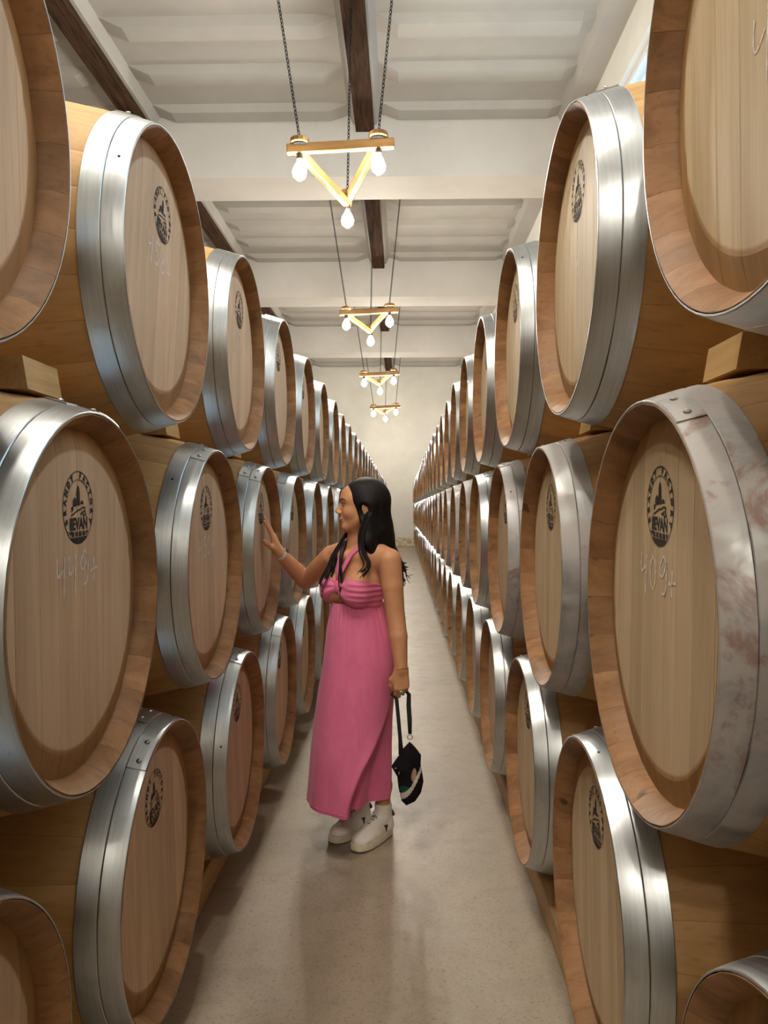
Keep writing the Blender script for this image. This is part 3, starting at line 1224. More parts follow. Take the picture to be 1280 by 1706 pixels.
# ---------------------------------------------------------------- materials of the figure
k_ = NT('tanned_skin')
_n = k_.noise(k_.coord(), 25.0, 4)
M['skin'] = k_.set(color=k_.ramp(_n, [(0.3, (0.54, 0.255, 0.13)), (0.7, (0.60, 0.30, 0.16))]), rough=0.48, spec=0.35, sss=0.08)
k_.b.inputs['Subsurface Radius'].default_value = (0.012, 0.004, 0.002)
k_ = NT('pink_dress_cloth')
_c = k_.coord()
_n = k_.noise(k_.mapping(_c, (1, 1, 0.35)), 26.0, 4, 0.6, 0.4)
_n2 = k_.noise(_c, 420.0, 2)
M['pink'] = k_.set(color=k_.ramp(_n, [(0.3, (0.68, 0.145, 0.285)), (0.7, (0.75, 0.18, 0.33))]), rough=0.75, spec=0.25, sheen=0.15)
k_.bump(k_.math('ADD', k_.math('MULTIPLY', _n, 1.0), k_.math('MULTIPLY', _n2, 0.15)), 0.25, 0.006)
k_ = NT('black_hair')
_c = k_.coord()
_n = k_.noise(k_.mapping(_c, (240, 240, 9)), 1.0, 3, 0.6)
M['hair'] = k_.set(color=k_.ramp(_n, [(0.3, (0.004, 0.0035, 0.004)), (0.75, (0.010, 0.008, 0.009))]), rough=0.55, spec=0.22)
k_.bump(_n, 0.5, 0.003)
M['lip'] = plain('rose_lip', (0.42, 0.12, 0.10), 0.4, var=0.1)
M['teeth'] = plain('teeth_white', (0.80, 0.76, 0.70), 0.3, var=0.03)
M['eye_white'] = plain('eye_white', (0.65, 0.60, 0.55), 0.25, var=0.03)
M['iris'] = plain('dark_iris', (0.02, 0.011, 0.007), 0.2)
M['brow'] = plain('dark_brow', (0.014, 0.009, 0.007), 0.7)
M['nail'] = plain('white_nail', (0.72, 0.62, 0.60), 0.25, var=0.03)
M['gold'] = plain('gold_metal', (0.70, 0.45, 0.16), 0.28, 1.0)
M['silver'] = plain('silver_metal', (0.72, 0.72, 0.72), 0.22, 1.0)
M['watchband'] = plain('cream_watch_band', (0.62, 0.56, 0.48), 0.55, var=0.05)
M['green'] = plain('green_stone', (0.16, 0.34, 0.16), 0.25, var=0.2)
M['shoe'] = plain('white_shoe_leather', (0.86, 0.81, 0.74), 0.5, var=0.06, vscale=18)
M['sole'] = plain('cream_rubber_sole', (0.74, 0.67, 0.50), 0.6, var=0.1, vscale=14)
M['outsole'] = plain('grey_outsole', (0.10, 0.10, 0.07), 0.8)
M['sock'] = plain('white_sock', (0.84, 0.80, 0.74), 0.9, var=0.04, vscale=200, bump=0.3)
M['lace'] = plain('white_lace', (0.88, 0.85, 0.80), 0.8, var=0.04)
M['tongue'] = plain('grey_tongue_fabric', (0.30, 0.27, 0.23), 0.8, var=0.1)
M['mark'] = plain('dark_shoe_mark', (0.035, 0.025, 0.02), 0.6)

# ---------------------------------------------------------------- the woman
BASE = np.array((-0.19, 3.50, 0.0))
wo = empty('person', BASE)
tag(wo, 'woman in a long pink halter dress touching a barrel with her raised hand', 'person')

FW = np.array((-0.72, -0.694, 0.0))          # chest faces left and towards the camera
LF = np.array((0.694, -0.72, 0.0))           # her left
UP = np.array((0.0, 0.0, 1.0))
TC = np.array((-0.198, 3.50, 0.0))


def tp(s, t, z):
    return TC + LF * s + FW * t + UP * z


AX = (LF, FW, UP)


def torso(F):
    F.ell(tp(0, 0.00, 1.175), (0.132, 0.092, 0.165), AX, 0.02)
    F.ell(tp(0, -0.005, 1.045), (0.094, 0.072, 0.13), AX, 0.04)
    F.ell(tp(0, 0.0, 0.90), (0.118, 0.090, 0.13), AX, 0.05)
    for sg in (-1, 1):
        F.ell(tp(sg * 0.072, 0.078, 1.142), (0.066, 0.062, 0.066), AX, 0.030)
        F.ell(tp(sg * 0.060, -0.050, 0.85), (0.065, 0.070, 0.080), AX, 0.03)
        F.cone(tp(sg * 0.115, -0.01, 1.272), tp(sg * 0.03, 0.0, 1.30), 0.046, 0.055, 0.03)


# joints
L_SH, L_EL, L_WR = np.array((-0.056, 3.385, 1.278)), np.array((-0.030, 3.372, 1.030)), np.array((-0.006, 3.335, 0.812))
R_SH, R_EL, R_WR = np.array((-0.330, 3.615, 1.280)), np.array((-0.474, 3.795, 1.150)), np.array((-0.578, 3.645, 1.296))
HC = np.array((-0.186, 3.462, 1.518))        # head centre
HU = np.array((-0.985, -0.17, 0.0)); HU /= np.linalg.norm(HU)
HV = np.array((HU[1] * -1.0, HU[0], 0.0))    # her left
HV = np.cross(UP, HU)


def hp(u, v, w):
    return HC + HU * u + HV * v + UP * w


HAX = (HU, HV, UP)


def nz(v):
    v = np.array(v, float)
    return v / np.linalg.norm(v)


def hand(F, wr, a, b, c, curls, spread, thumb, scale=1.0):
    """a: wrist to knuckles, b: towards the thumb side, c: the way the palm faces; returns finger tips"""
    P = lambda x, y, z: wr + (a * x + b * y + c * z) * scale
    kn = [0.028, 0.0095, -0.0095, -0.027]
    ka = [0.086, 0.090, 0.085, 0.077]
    for y, x in zip(kn, ka):
        F.cone(P(0.0, y * 0.62, 0), P(x, y, 0), 0.0165 * scale, 0.0115 * scale, 0.012)
    F.cone(P(0.012, 0.012, 0.006), P(0.05, 0.026, 0.010), 0.018 * scale, 0.014 * scale, 0.014)
    F.cone(P(0.015, -0.012, 0.006), P(0.055, -0.022, 0.006), 0.016 * scale, 0.012 * scale, 0.012)
    tips = []
    for i, (y, x) in enumerate(zip(kn, ka)):
        ln = [(0.042, 0.025, 0.021), (0.046, 0.028, 0.022), (0.042, 0.026, 0.021), (0.033, 0.020, 0.018)][i]
        rr = [(0.0102, 0.0088, 0.0078, 0.0062), (0.0104, 0.0090, 0.0080, 0.0064), (0.0100, 0.0086, 0.0076, 0.0062), (0.0088, 0.0076, 0.0068, 0.0056)][i]
        p = P(x, y, 0)
        ang = 0.0
        fd = nz(a + b * spread[i])
        for j in range(3):
            ang += math.radians(curls[i][j])
            q = p + (fd * math.cos(ang) + c * math.sin(ang)) * ln[j] * scale
            F.cone(p, q, rr[j] * scale, rr[j + 1] * scale, 0.0025)
            p = q
        tips.append((p, fd * math.cos(ang) + c * math.sin(ang)))
    t = [P(*q) for q in thumb]
    F.chain(t, [0.0150 * scale, 0.0118 * scale, 0.0105 * scale, 0.0080 * scale], 0.008)
    tips.append((t[-1], nz(t[-1] - t[-2])))
    return tips


H = 0.0032
F = Field((-0.70, 3.22, 0.07), (0.10, 3.90, 1.67), H)
torso(F)
# legs under the skirt, ankles in the shoes
for hipj, knee, ank in (((0.060, -0.01, 0.86), (-0.150, 3.515, 0.47), (-0.088, 3.558, 0.10)), ((-0.070, 0.0, 0.86), (-0.245, 3.560, 0.47), (-0.194, 3.642, 0.10))):
    F.chain([tp(*hipj), knee, np.array(ank) + np.array((-0.003, 0.0, 0.14)), ank], [0.070, 0.050, 0.038, 0.031], 0.03)
# neck, trapezius, collar
F.cone((-0.188, 3.505, 1.30), (-0.188, 3.475, 1.455), 0.056, 0.049, 0.025)
F.cone((-0.215, 3.475, 1.335), (-0.212, 3.465, 1.44), 0.030, 0.028, 0.02)
for S in (L_SH, R_SH):
    nb = np.array((-0.180, 3.51, 1.345))
    F.cone(nb, S + np.array((0, 0, 0.012)), 0.036, 0.038, 0.05)
F.cone(tp(0.01, 0.075, 1.292), L_SH + np.array((0, 0, 0.018)), 0.014, 0.014, 0.03)
F.cone(tp(-0.01, 0.075, 1.292), R_SH + np.array((0, 0, 0.018)), 0.014, 0.014, 0.03)
# arms
mid = L_SH * 0.55 + L_EL * 0.45
F.chain([L_SH, mid + np.array((0.0, -0.002, 0)), L_EL], [0.051, 0.047, 0.0405], 0.006)
fm = L_EL * 0.65 + L_WR * 0.35
F.chain([L_EL, fm + np.array((0.003, -0.003, 0)), L_WR], [0.0405, 0.0395, 0.0275], 0.006)
mid = R_SH * 0.5 + R_EL * 0.5
F.chain([R_SH, mid, R_EL], [0.050, 0.046, 0.040], 0.006)
fm = R_EL * 0.65 + R_WR * 0.35
F.chain([R_EL, fm, R_WR], [0.040, 0.0395, 0.0270], 0.006)
# right hand flat on the barrel head, thumb towards the camera
ra = nz((-0.30, -0.24, 0.92))
rb = nz(np.cross(np.cross(ra, (0.10, -1, -0.2)), ra))
rc = nz(np.cross(rb, ra))
if rc[0] > 0:
    rc = -rc
tipsR = hand(F, R_WR, ra, rb, rc, [(4, 4, 4), (2, 5, 4), (3, 5, 4), (6, 5, 4)], [0.10, 0.02, -0.06, -0.18],
             [(0.020, 0.022, 0.008), (0.048, 0.046, 0.020), (0.074, 0.058, 0.032), (0.094, 0.062, 0.038)])
# left hand closed round the bag strap, knuckles towards the camera
la = nz((0.02, -0.10, -1.0))
lb = nz((-1.0, -0.12, 0.0)); lb = nz(lb - la * (lb @ la))
lc = nz(np.cross(la, lb))
if lc[1] < 0:
    lc = -lc
tipsL = hand(F, L_WR, la, lb, lc, [(34, 98, 80), (38, 100, 80), (42, 100, 78), (48, 98, 74)], [0.02, 0.0, -0.01, -0.03],
             [(0.018, 0.024, 0.004), (0.046, 0.046, 0.012), (0.074, 0.048, 0.022), (0.096, 0.040, 0.034)], 0.90)
# head
F.ell(hp(-0.014, 0, 0.024), (0.096, 0.073, 0.088), HAX, 0.01)
F.ell(hp(0.036, 0, -0.030), (0.052, 0.058, 0.080), HAX, 0.03)
F.ell(hp(0.050, 0, 0.030), (0.040, 0.060, 0.050), HAX, 0.02)
F.cone(hp(0.066, 0.010, -0.098), hp(0.066, -0.010, -0.098), 0.017, 0.017, 0.018)
for sg in (-1, 1):
    F.cone(hp(-0.004, sg * 0.052, -0.050), hp(0.060, sg * 0.018, -0.095), 0.016, 0.015, 0.025)
    F.ell(hp(0.052, sg * 0.036, -0.034), (0.028, 0.024, 0.026), HAX, 0.018)
    F.ell(hp(0.089, sg * 0.031, 0.004), (0.016, 0.019, 0.012), HAX, 0.012, 'sub')
    F.cone(hp(0.0815, sg * 0.014, 0.021), hp(0.070, sg * 0.046, 0.022), 0.0085, 0.007, 0.012)
    F.ell(hp(0.0725, sg * 0.031, 0.0035), (0.0125, 0.0145, 0.0110), HAX, 0.004)
    F.ell(hp(-0.012, sg * 0.074, -0.012), (0.017, 0.0065, 0.029), (HU, HV, nz(UP - HU * 0.2)), 0.006)
    F.ell(hp(-0.010, sg * 0.082, -0.010), (0.009, 0.006, 0.017), HAX, 0.004, 'sub')
F.cone(hp(0.0830, 0, 0.008), hp(0.1020, 0, -0.024), 0.0072, 0.0095, 0.012)
F.ell(hp(0.1040, 0, -0.029), (0.0105, 0.0105, 0.0092), HAX, 0.008)
for sg in (-1, 1):
    F.ell(hp(0.0965, sg * 0.0115, -0.0345), (0.0110, 0.0068, 0.0072), HAX, 0.005)
# smiling mouth
F.ell(hp(0.079, 0, -0.062), (0.015, 0.026, 0.018), HAX, 0.012)
mouth = [(0.0945, 0.0, -0.0600), (0.0925, 0.010, -0.0595), (0.0860, 0.019, -0.0575), (0.0770, 0.0265, -0.0535)]
for sg in (-1, 1):
    mp = [hp(u, v * sg, w) for u, v, w in mouth]
    for i in range(3):
        F.cone(mp[i], mp[i + 1], 0.0040 - 0.0008 * i, 0.0034 - 0.0008 * i, 0.002, 'sub')
_FB = F


def on_skin(u, v, w, off=0.0006):
    """the point of the face reached from inside the head towards (u, v, w), lifted by off"""
    a = hp(0.02, v * 0.35, w)
    d = hp(u, v, w) - a
    d = d / np.linalg.norm(d)
    last = 0.0
    for t in np.arange(0.0, 0.13, 0.0008):
        p = a + d * t
        q = (p - _FB.lo) / _FB.h
        i = np.floor(q).astype(int)
        f = q - i
        c = _FB.F[i[0]:i[0] + 2, i[1]:i[1] + 2, i[2]:i[2] + 2]
        c = c[0] * (1 - f[0]) + c[1] * f[0]
        c = c[0] * (1 - f[1]) + c[1] * f[1]
        if c[0] * (1 - f[2]) + c[1] * f[2] < 0:
            last = t
    return a + d * (last + off)


body = F.obj('body', M['skin'], wo, BASE, 1)


def rel(p):
    return tuple(np.array(p) - BASE)


def tubes(name, paths, mat, parent=wo, n=8, flat=1.0, up=None):
    g = MB()
    for pts, r in paths:
        g.tube([rel(p) for p in pts], r, n, flat=flat, up=up)
    return g.obj(name, mat, parent, True)


# face details
def blob(name, c, rad, axes, mat, parent=wo, n=12):
    g = MB()
    vs, fs = [], []
    m = n // 2
    A = [np.array(x) for x in axes]
    for i in range(m + 1):
        th = PI * i / m
        for j in range(n):
            ph = 2 * PI * j / n
            q = (math.sin(th) * math.cos(ph), math.sin(th) * math.sin(ph), math.cos(th))
            vs.append(rel(np.array(c) + A[0] * q[0] * rad[0] + A[1] * q[1] * rad[1] + A[2] * q[2] * rad[2]))
    for i in range(m):
        for j in range(n):
            k = (j + 1) % n
            fs.append((i * n + j, i * n + k, (i + 1) * n + k, (i + 1) * n + j))
    g.add(vs, fs)
    me = g.me(name, mat, True)
    bm = bmesh.new(); bm.from_mesh(me); bmesh.ops.remove_doubles(bm, verts=bm.verts[:], dist=1e-6); bm.to_mesh(me); bm.free()
    return obj(name, me, parent)


for sg in (-1, 1):
    ey = blob('eye', hp(0.0755, sg * 0.031, 0.0030), (0.0115, 0.0125, 0.0062), HAX, M['eye_white'])
    blob('iris', hp(0.0840, sg * 0.0320, 0.0028), (0.0040, 0.0058, 0.0056), HAX, M['iris'], ey)
    tubes('eyelash', [([on_skin(0.0815, sg * 0.0190, 0.0060), on_skin(0.0880, sg * 0.0270, 0.0088), on_skin(0.0850, sg * 0.0390, 0.0082), on_skin(0.0745, sg * 0.0490, 0.0046, 0.002)], [0.0010, 0.0019, 0.0022, 0.0012])], M['brow'], wo, 6)
    tubes('lower_lash', [([on_skin(0.0815, sg * 0.0200, -0.0020), on_skin(0.0880, sg * 0.0300, -0.0042), on_skin(0.0850, sg * 0.0420, -0.0022)], [0.0006, 0.0009, 0.0006])], M['brow'], wo, 6)
    tubes('eyebrow', [([on_skin(0.0925, sg * 0.0125, 0.0200), on_skin(0.0880, sg * 0.0230, 0.0250), on_skin(0.0830, sg * 0.0340, 0.0272), on_skin(0.0720, sg * 0.0450, 0.0252), on_skin(0.0660, sg * 0.0530, 0.0200)], [0.0020, 0.0030, 0.0030, 0.0024, 0.0010])], M['brow'], wo, 6)
up, lo_, te = [], [], []
for sg in (-1, 1):
    up.append(([on_skin(u, v * sg, w + 0.0046 - 0.0010 * i, 0.0002) for i, (u, v, w) in enumerate(mouth)], [0.0026, 0.0028, 0.0023, 0.0012]))
    lo_.append(([on_skin(u, v * sg, w - 0.0080 + 0.0020 * i, 0.0002) for i, (u, v, w) in enumerate(mouth)], [0.0034, 0.0034, 0.0026, 0.0012]))
    te.append(([on_skin(u, v * sg, w - 0.0012 + 0.0002 * i, 0.0016) for i, (u, v, w) in enumerate(mouth)], [0.0034, 0.0034, 0.0028, 0.0012]))
tubes('upper_lip', up, M['lip'])
tubes('lower_lip', lo_, M['lip'])
tubes('teeth', te, M['teeth'])
for side_sg in (1,):
    g = MB()
    c0 = hp(-0.006, 0.079, -0.045)
    g.tube([rel(c0 + HU * 0.006 * math.cos(a) + UP * 0.008 * math.sin(a)) for a in np.linspace(0, 2 * PI, 13)[:-1]], 0.0013, 6, closed=True)
    g.obj('earring', M['gold'], wo, True)
for p, d in tipsR:
    blob('fingernail', p + np.array((0.0040, -0.001, 0.001)), (0.0035, 0.0045, 0.0075), (nz((1, 0, 0.3)), nz((0, 1, 0)), nz(d)), M['nail'], wo, 8)

# hair: cap and long mass, then loose wavy locks
F = Field((-0.36, 3.30, 1.10), (0.06, 3.68, 1.68), 0.0034)
F.ell(hp(-0.024, 0, 0.032), (0.102, 0.086, 0.092), HAX, 0.02)
F.cone(hp(-0.045, 0, 0.01), (-0.128, 3.485, 1.40), 0.088, 0.080, 0.03)
F.cone((-0.128, 3.485, 1.40), (-0.090, 3.505, 1.285), 0.080, 0.060, 0.04)
F.cone(hp(-0.020, 0.058, 0.0), (-0.150, 3.400, 1.36), 0.034, 0.030, 0.03)
F.cone((-0.150, 3.400, 1.36), (-0.130, 3.395, 1.315), 0.030, 0.018, 0.03)
F.cone(hp(-0.020, -0.058, 0.0), (-0.215, 3.555, 1.36), 0.034, 0.026, 0.03)
F.cone((-0.09, 3.49, 1.36), (-0.045, 3.50, 1.24), 0.045, 0.024, 0.03)
# open the face
F.ell(hp(0.082, 0, -0.040), (0.072, 0.090, 0.086), HAX, 0.012, 'sub')
F.ell(hp(0.100, 0, -0.005), (0.058, 0.060, 0.060), HAX, 0.02, 'sub')
F.ell(hp(0.020, 0, -0.115), (0.072, 0.060, 0.075), HAX, 0.02, 'sub')
F.ell(hp(-0.002, 0.090, -0.030), (0.026, 0.022, 0.036), HAX, 0.01, 'sub')
hair = F.obj('hair', M['hair'], wo, BASE, 1)
del F
rh = random.Random(5)
locks = MB()


def lock(pts, r0, wave=0.008, turns=2.2, n=14, ph=None):
    P_ = [Vector(rel(p)) for p in pts]
    out, rr = [], []
    ph = rh.uniform(0, 6.28) if ph is None else ph
    m = len(P_) - 1
    for i in range(n + 1):
        t = i / n * m
        j = min(int(t), m - 1)
        u = t - j
        a, c = P_[j], P_[j + 1]
        pr = P_[j - 1] if j else a * 2 - c
        nx = P_[j + 2] if j + 2 <= m else c * 2 - a
        q = 0.5 * ((2 * a) + (c - pr) * u + (2 * pr - 5 * a + 4 * c - nx) * u * u + (3 * a - pr - 3 * c + nx) * u ** 3)
        f = i / n
        q = q + Vector((math.sin(ph + turns * 2 * PI * f), math.cos(ph + turns * 2 * PI * f) * 0.6, 0)) * wave * f ** 0.7
        out.append(q)
        rr.append(r0 * (1 - 0.8 * f ** 2.2))
    locks.tube(out, rr, 6)


for i in range(10):                              # front lock over her near collarbone
    o_ = np.array([rh.uniform(-0.012, 0.012), rh.uniform(-0.012, 0.01), 0])
    lock([hp(-0.03, 0.075, -0.03) + o_, np.array((-0.178, 3.385, 1.40)) + o_, np.array((-0.172, 3.365, 1.315)) + o_, np.array((-0.158, 3.345, 1.265)) + o_ * 1.2,
          np.array((-0.185, 3.335, 1.205 + rh.uniform(-0.01, 0.03))) + o_ * 1.2], rh.uniform(0.004, 0.008), 0.007, 1.3, ph=1.0 + rh.uniform(-0.4, 0.4))
for i in range(12):                              # locks over the far shoulder and chest
    o_ = np.array([rh.uniform(-0.018, 0.018), rh.uniform(-0.015, 0.015), 0])
    lock([hp(-0.03, -0.07, -0.03) + o_, np.array((-0.245, 3.520, 1.385)) + o_, np.array((-0.292, 3.500, 1.31)) + o_, np.array((-0.325, 3.475, 1.24)) + o_ * 1.3,
          np.array((-0.345, 3.455, 1.175)) + o_ * 1.6, np.array((-0.350, 3.445, 1.125 + rh.uniform(-0.015, 0.04))) + o_ * 1.5], rh.uniform(0.003, 0.0065), 0.009, 1.8)
for i in range(4):                               # thin locks beside the dress knot
    o_ = np.array([rh.uniform(-0.006, 0.006), 0, 0])
    lock([np.array((-0.255, 3.47, 1.36)) + o_, np.array((-0.272, 3.40, 1.27)) + o_, np.array((-0.268, 3.375, 1.18)) + o_, np.array((-0.270, 3.360, 1.110 + 0.012 * i)) + o_],
         0.0035, 0.006, 2.0)
for i in range(26):                              # long back locks, ends behind the near arm
    o_ = np.array([rh.uniform(-0.05, 0.035), rh.uniform(-0.05, 0.06), 0])
    e = rh.uniform(0.0, 0.11)
    lock([hp(-0.085, 0.0, 0.0) + o_, np.array((-0.085, 3.49, 1.40)) + o_ * 0.9, np.array((-0.055, 3.50, 1.30)) + o_ * 0.6, np.array((-0.018, 3.485, 1.22 + e * 0.3)) + o_ * 0.35,
          np.array((0.008, 3.475, 1.155 + e)) + o_ * 0.3], rh.uniform(0.006, 0.012), 0.010, 1.6)
for i in range(3):
    lock([np.array((-0.03, 3.46, 1.33)), np.array((0.005, 3.45, 1.25)), np.array((0.018, 3.45, 1.205)), np.array((0.030 + 0.008 * i, 3.45, 1.17 + 0.02 * i))], 0.003, 0.004, 1.5)
for i in range(40):                              # combed strands over the cap
    s_ = rh.choice((-1, 1, 1))
    w0 = rh.uniform(-0.075, -0.01)
    a0 = hp(0.030 + w0 * 0.9, 0.006 * s_, 0.117 - abs(w0) * 0.20)
    a1 = hp(0.012 + w0 * 0.9, 0.060 * s_, 0.092 - abs(w0) * 0.2)
    a2 = hp(-0.035 + w0 * 0.6, 0.083 * s_, 0.025)
    a3 = hp(-0.060 + w0 * 0.4, 0.074 * s_, -0.06)
    a4 = hp(-0.070 + w0 * 0.3, 0.062 * s_, -0.13)
    lock([a0, a1, a2, a3, a4], rh.uniform(0.0035, 0.006), 0.002, 1.0)
locks.obj('locks', M['hair'], hair, True)

# dress bodice: a shell over the torso between neckline and waistline, keyhole below the knot
F = Field((-0.42, 3.24, 1.02), (0.02, 3.76, 1.26), 0.0028)
torso(F)
gx, gy, gz = np.meshgrid(F.ax[0], F.ax[1], F.ax[2], indexing='ij', sparse=True)
S_ = (gx - TC[0]) * LF[0] + (gy - TC[1]) * LF[1]
T_ = (gx - TC[0]) * FW[0] + (gy - TC[1]) * FW[1]
Z_ = gz
front = 1 / (1 + np.exp(-T_ * 45))
kz = 1.160
ang = np.arctan2(Z_ - kz, (S_ + 0.004))
rk = np.sqrt((S_ + 0.004) ** 2 + (Z_ - kz) ** 2)
ruch = 0.0036 * np.sin(ang * 9.0) * front * np.clip(rk / 0.04, 0, 1) * np.clip(1.3 - rk / 0.16, 0, 1)
ruch = ruch + 0.0022 * np.sin((Z_ + 0.12 * S_) * 260) * np.clip((S_ - 0.07) / 0.05, 0, 1)
shell = np.maximum(F.F - (0.0075 + ruch), -(F.F + 0.004))
ztop = 1.186 + 0.012 * np.cos(np.clip((np.abs(S_) - 0.075) / 0.05, -1.5, 1.5) * PI / 2) * front - 0.024 * (1 - front)
ztop = ztop - 0.012 * np.exp(-((S_ + 0.004) / 0.02) ** 2) * front
zbot = 1.062
shell = np.maximum(shell, Z_ - ztop)
shell = np.maximum(shell, zbot - Z_)
key = np.maximum(np.abs(S_ + 0.014) - (0.014 + 0.95 * (1.134 - Z_)), Z_ - 1.133)
key = np.maximum(key, -(T_ - 0.02))
shell = np.maximum(shell, -key)
F.F = shell.astype(np.float32)
bod = F.obj('bodice', M['pink'], wo, BASE, 1)
del F
KN = tp(-0.004, 0.118, 1.158)
kn = blob('knot', KN, (0.018, 0.016, 0.030), AX, M['pink'])
for nm, pts in (('halter_strap', [KN + UP * 0.015, tp(0.012, 0.112, 1.225), tp(0.040, 0.080, 1.300), (-0.160, 3.425, 1.362), (-0.130, 3.455, 1.392), (-0.118, 3.50, 1.40)]),
                ('halter_strap', [KN + UP * 0.015, tp(-0.010, 0.112, 1.225), tp(-0.030, 0.080, 1.300), (-0.252, 3.495, 1.365), (-0.225, 3.548, 1.392), (-0.165, 3.560, 1.40)])):
    tubes(nm, [(pts, [0.011, 0.014, 0.014, 0.012, 0.010, 0.009])], M['pink'], wo, 10, 0.35, tuple(FW * 0.9 + UP * 0.3))

# skirt: lofted folds, the left side swings forward over a deep fold
LV = [  # z, centre x, half width x, half depth y
    (1.083, -0.201, 0.118, 0.112), (1.06, -0.202, 0.122, 0.118), (1.02, -0.198, 0.132, 0.126), (0.964, -0.195, 0.146, 0.138), (0.90, -0.192, 0.156, 0.146),
    (0.83, -0.192, 0.164, 0.156), (0.76, -0.199, 0.168, 0.163), (0.70, -0.207, 0.171, 0.170), (0.566, -0.222, 0.176, 0.184), (0.434, -0.232, 0.182, 0.200), (0.30, -0.237, 0.187, 0.213), (0.197, -0.244, 0.189, 0.222)]
zs = np.linspace(1.083, 0.197, 70)
lv = np.array(LV)[::-1]
NT_ = 220
g = MB()
th = np.linspace(-PI, PI, NT_, endpoint=False)


def sstep(x):
    x = np.clip(x, 0, 1)
    return x * x * (3 - 2 * x)


rows_o, rows_i = [], []
for z in zs:
    cx, rx, ry = [np.interp(z, lv[:, 0], lv[:, i]) for i in (1, 2, 3)]
    q = (1.083 - z) / 0.886                       # 0 at the waist, 1 at the hem
    r = np.ones(NT_)
    gat = np.exp(-q * 9.0)
    r += gat * 0.016 * np.sin(th * 34 + 2.0 * np.sin(th * 3))
    fold = sstep((q - 0.25) / 0.75)
    r += fold * (0.022 * np.sin(th * 5 + 0.6) + 0.014 * np.sin(th * 9 + 1.9 + q * 2) + 0.006 * np.sin(th * 17 + 0.4))
    tf = math.radians(-14 - 74 * sstep((q - 0.36) / 0.64) ** 0.9)
    D = 0.48 * sstep((q - 0.38) / 0.62)
    rec = sstep((th - tf) / math.radians(9 + 8 * (1 - q))) * (1 - sstep((th - math.radians(-24)) / math.radians(24)))
    lip = np.exp(-((th - tf + 0.03) / 0.12) ** 2) * 0.05 * fold
    r = r * (1 - D * rec) + lip
    # diagonal drape creases across the hip
    r += 0.006 * np.sin((z * 30 + th * 5.0)) * np.exp(-((q - 0.42) / 0.14) ** 2) * np.exp(-((th + 0.9) / 0.5) ** 2)
    x = cx + rx * r * np.cos(th)
    y = 3.505 + ry * r * np.sin(th)
    zz = z + 0.010 * fold * np.sin(th * 2 + 0.8) * (q ** 4) + np.zeros(NT_)
    rows_o.append(np.stack([x, y, zz], 1) - BASE)
    xi = cx + (rx - 0.004) * r * np.cos(th)
    yi = 3.505 + (ry - 0.004) * r * np.sin(th)
    rows_i.append(np.stack([xi, yi, zz], 1) - BASE)
V_ = np.concatenate(rows_o + rows_i[::-1])
m = len(zs) * 2
fs = []
for i in range(m):
    i2 = (i + 1) % m
    for j in range(NT_):
        k = (j + 1) % NT_
        fs.append((i * NT_ + j, i * NT_ + k, i2 * NT_ + k, i2 * NT_ + j))
skirt = obj('skirt', mesh('skirt', V_, fs, M['pink'], True, 70), wo)
g = MB()
hem = [tuple(p + np.array((0, 0, 0.014))) for p in rows_o[-1]]
g.tube(hem, 0.0016, 5, closed=True)
g.obj('hem_seam', M['pink'], skirt, True)

# watch, bracelet, ring
wd = nz(R_WR - R_EL)


def ring_pts(c, d, r, n=20, up=None):
    a = nz(np.cross(d, (0.3, 1, 0.2)))
    b_ = np.cross(d, a)
    return [np.array(c) + a * r * math.cos(t) + b_ * r * math.sin(t) for t in np.linspace(0, 2 * PI, n + 1)[:-1]]


g = MB()
wc = R_WR - wd * 0.012
n_ = 24
for r_, dd in ((0.0295, -0.009), (0.0315, -0.009), (0.0300, 0.009), (0.0280, 0.009)):
    g.v += [rel(p) for p in ring_pts(wc + wd * dd, wd, r_, n_)]
for i in range(4):
    for j in range(n_):
        k = (j + 1) % n_
        g.f.append((i * n_ + j, i * n_ + k, ((i + 1) % 4) * n_ + k, ((i + 1) % 4) * n_ + j))
        g.mi.append(0)
wt = g.obj('watch', M['watchband'], wo, True, 40)
bk = nz(np.array((0.80, -0.10, 0.50)) - wd * (np.array((0.80, -0.10, 0.50)) @ wd))
cs = np.cross(wd, bk)
blob('watch_case', wc + bk * 0.031, (0.006, 0.0125, 0.0155), (bk, cs, wd), M['silver'], wt, 14)
blob('watch_face', wc + bk * 0.0345, (0.0035, 0.0105, 0.013), (bk, cs, wd), M['iris'], wt, 14)
ld = nz(L_WR - L_EL)
bc = L_WR - ld * 0.006
g = MB()
bp = ring_pts(bc, ld, 0.0300, 22)
g.tube([rel(p) for p in bp], 0.0012, 6, closed=True)
br = g.obj('bracelet', M['gold'], wo, True)
for i in range(0, 22, 2):
    blob('bead', bp[i], (0.0034, 0.0034, 0.0034), np.eye(3), M['gold'], br, 8)
mk_ = L_WR + la * 0.086 + lb * 0.002
g = MB()
g.tube([rel(p) for p in ring_pts(mk_ + nz(la * math.cos(1.1) + lc * math.sin(1.1)) * 0.018, nz(la * math.cos(1.1) + lc * math.sin(1.1)), 0.0112, 16)], 0.0018, 6, closed=True)
rg = g.obj('finger_ring', M['silver'], wo, True)
blob('stone', mk_ + la * 0.006 - lc * 0.0105, (0.010, 0.007, 0.007), (lb, lc, la), M['green'], rg, 10)


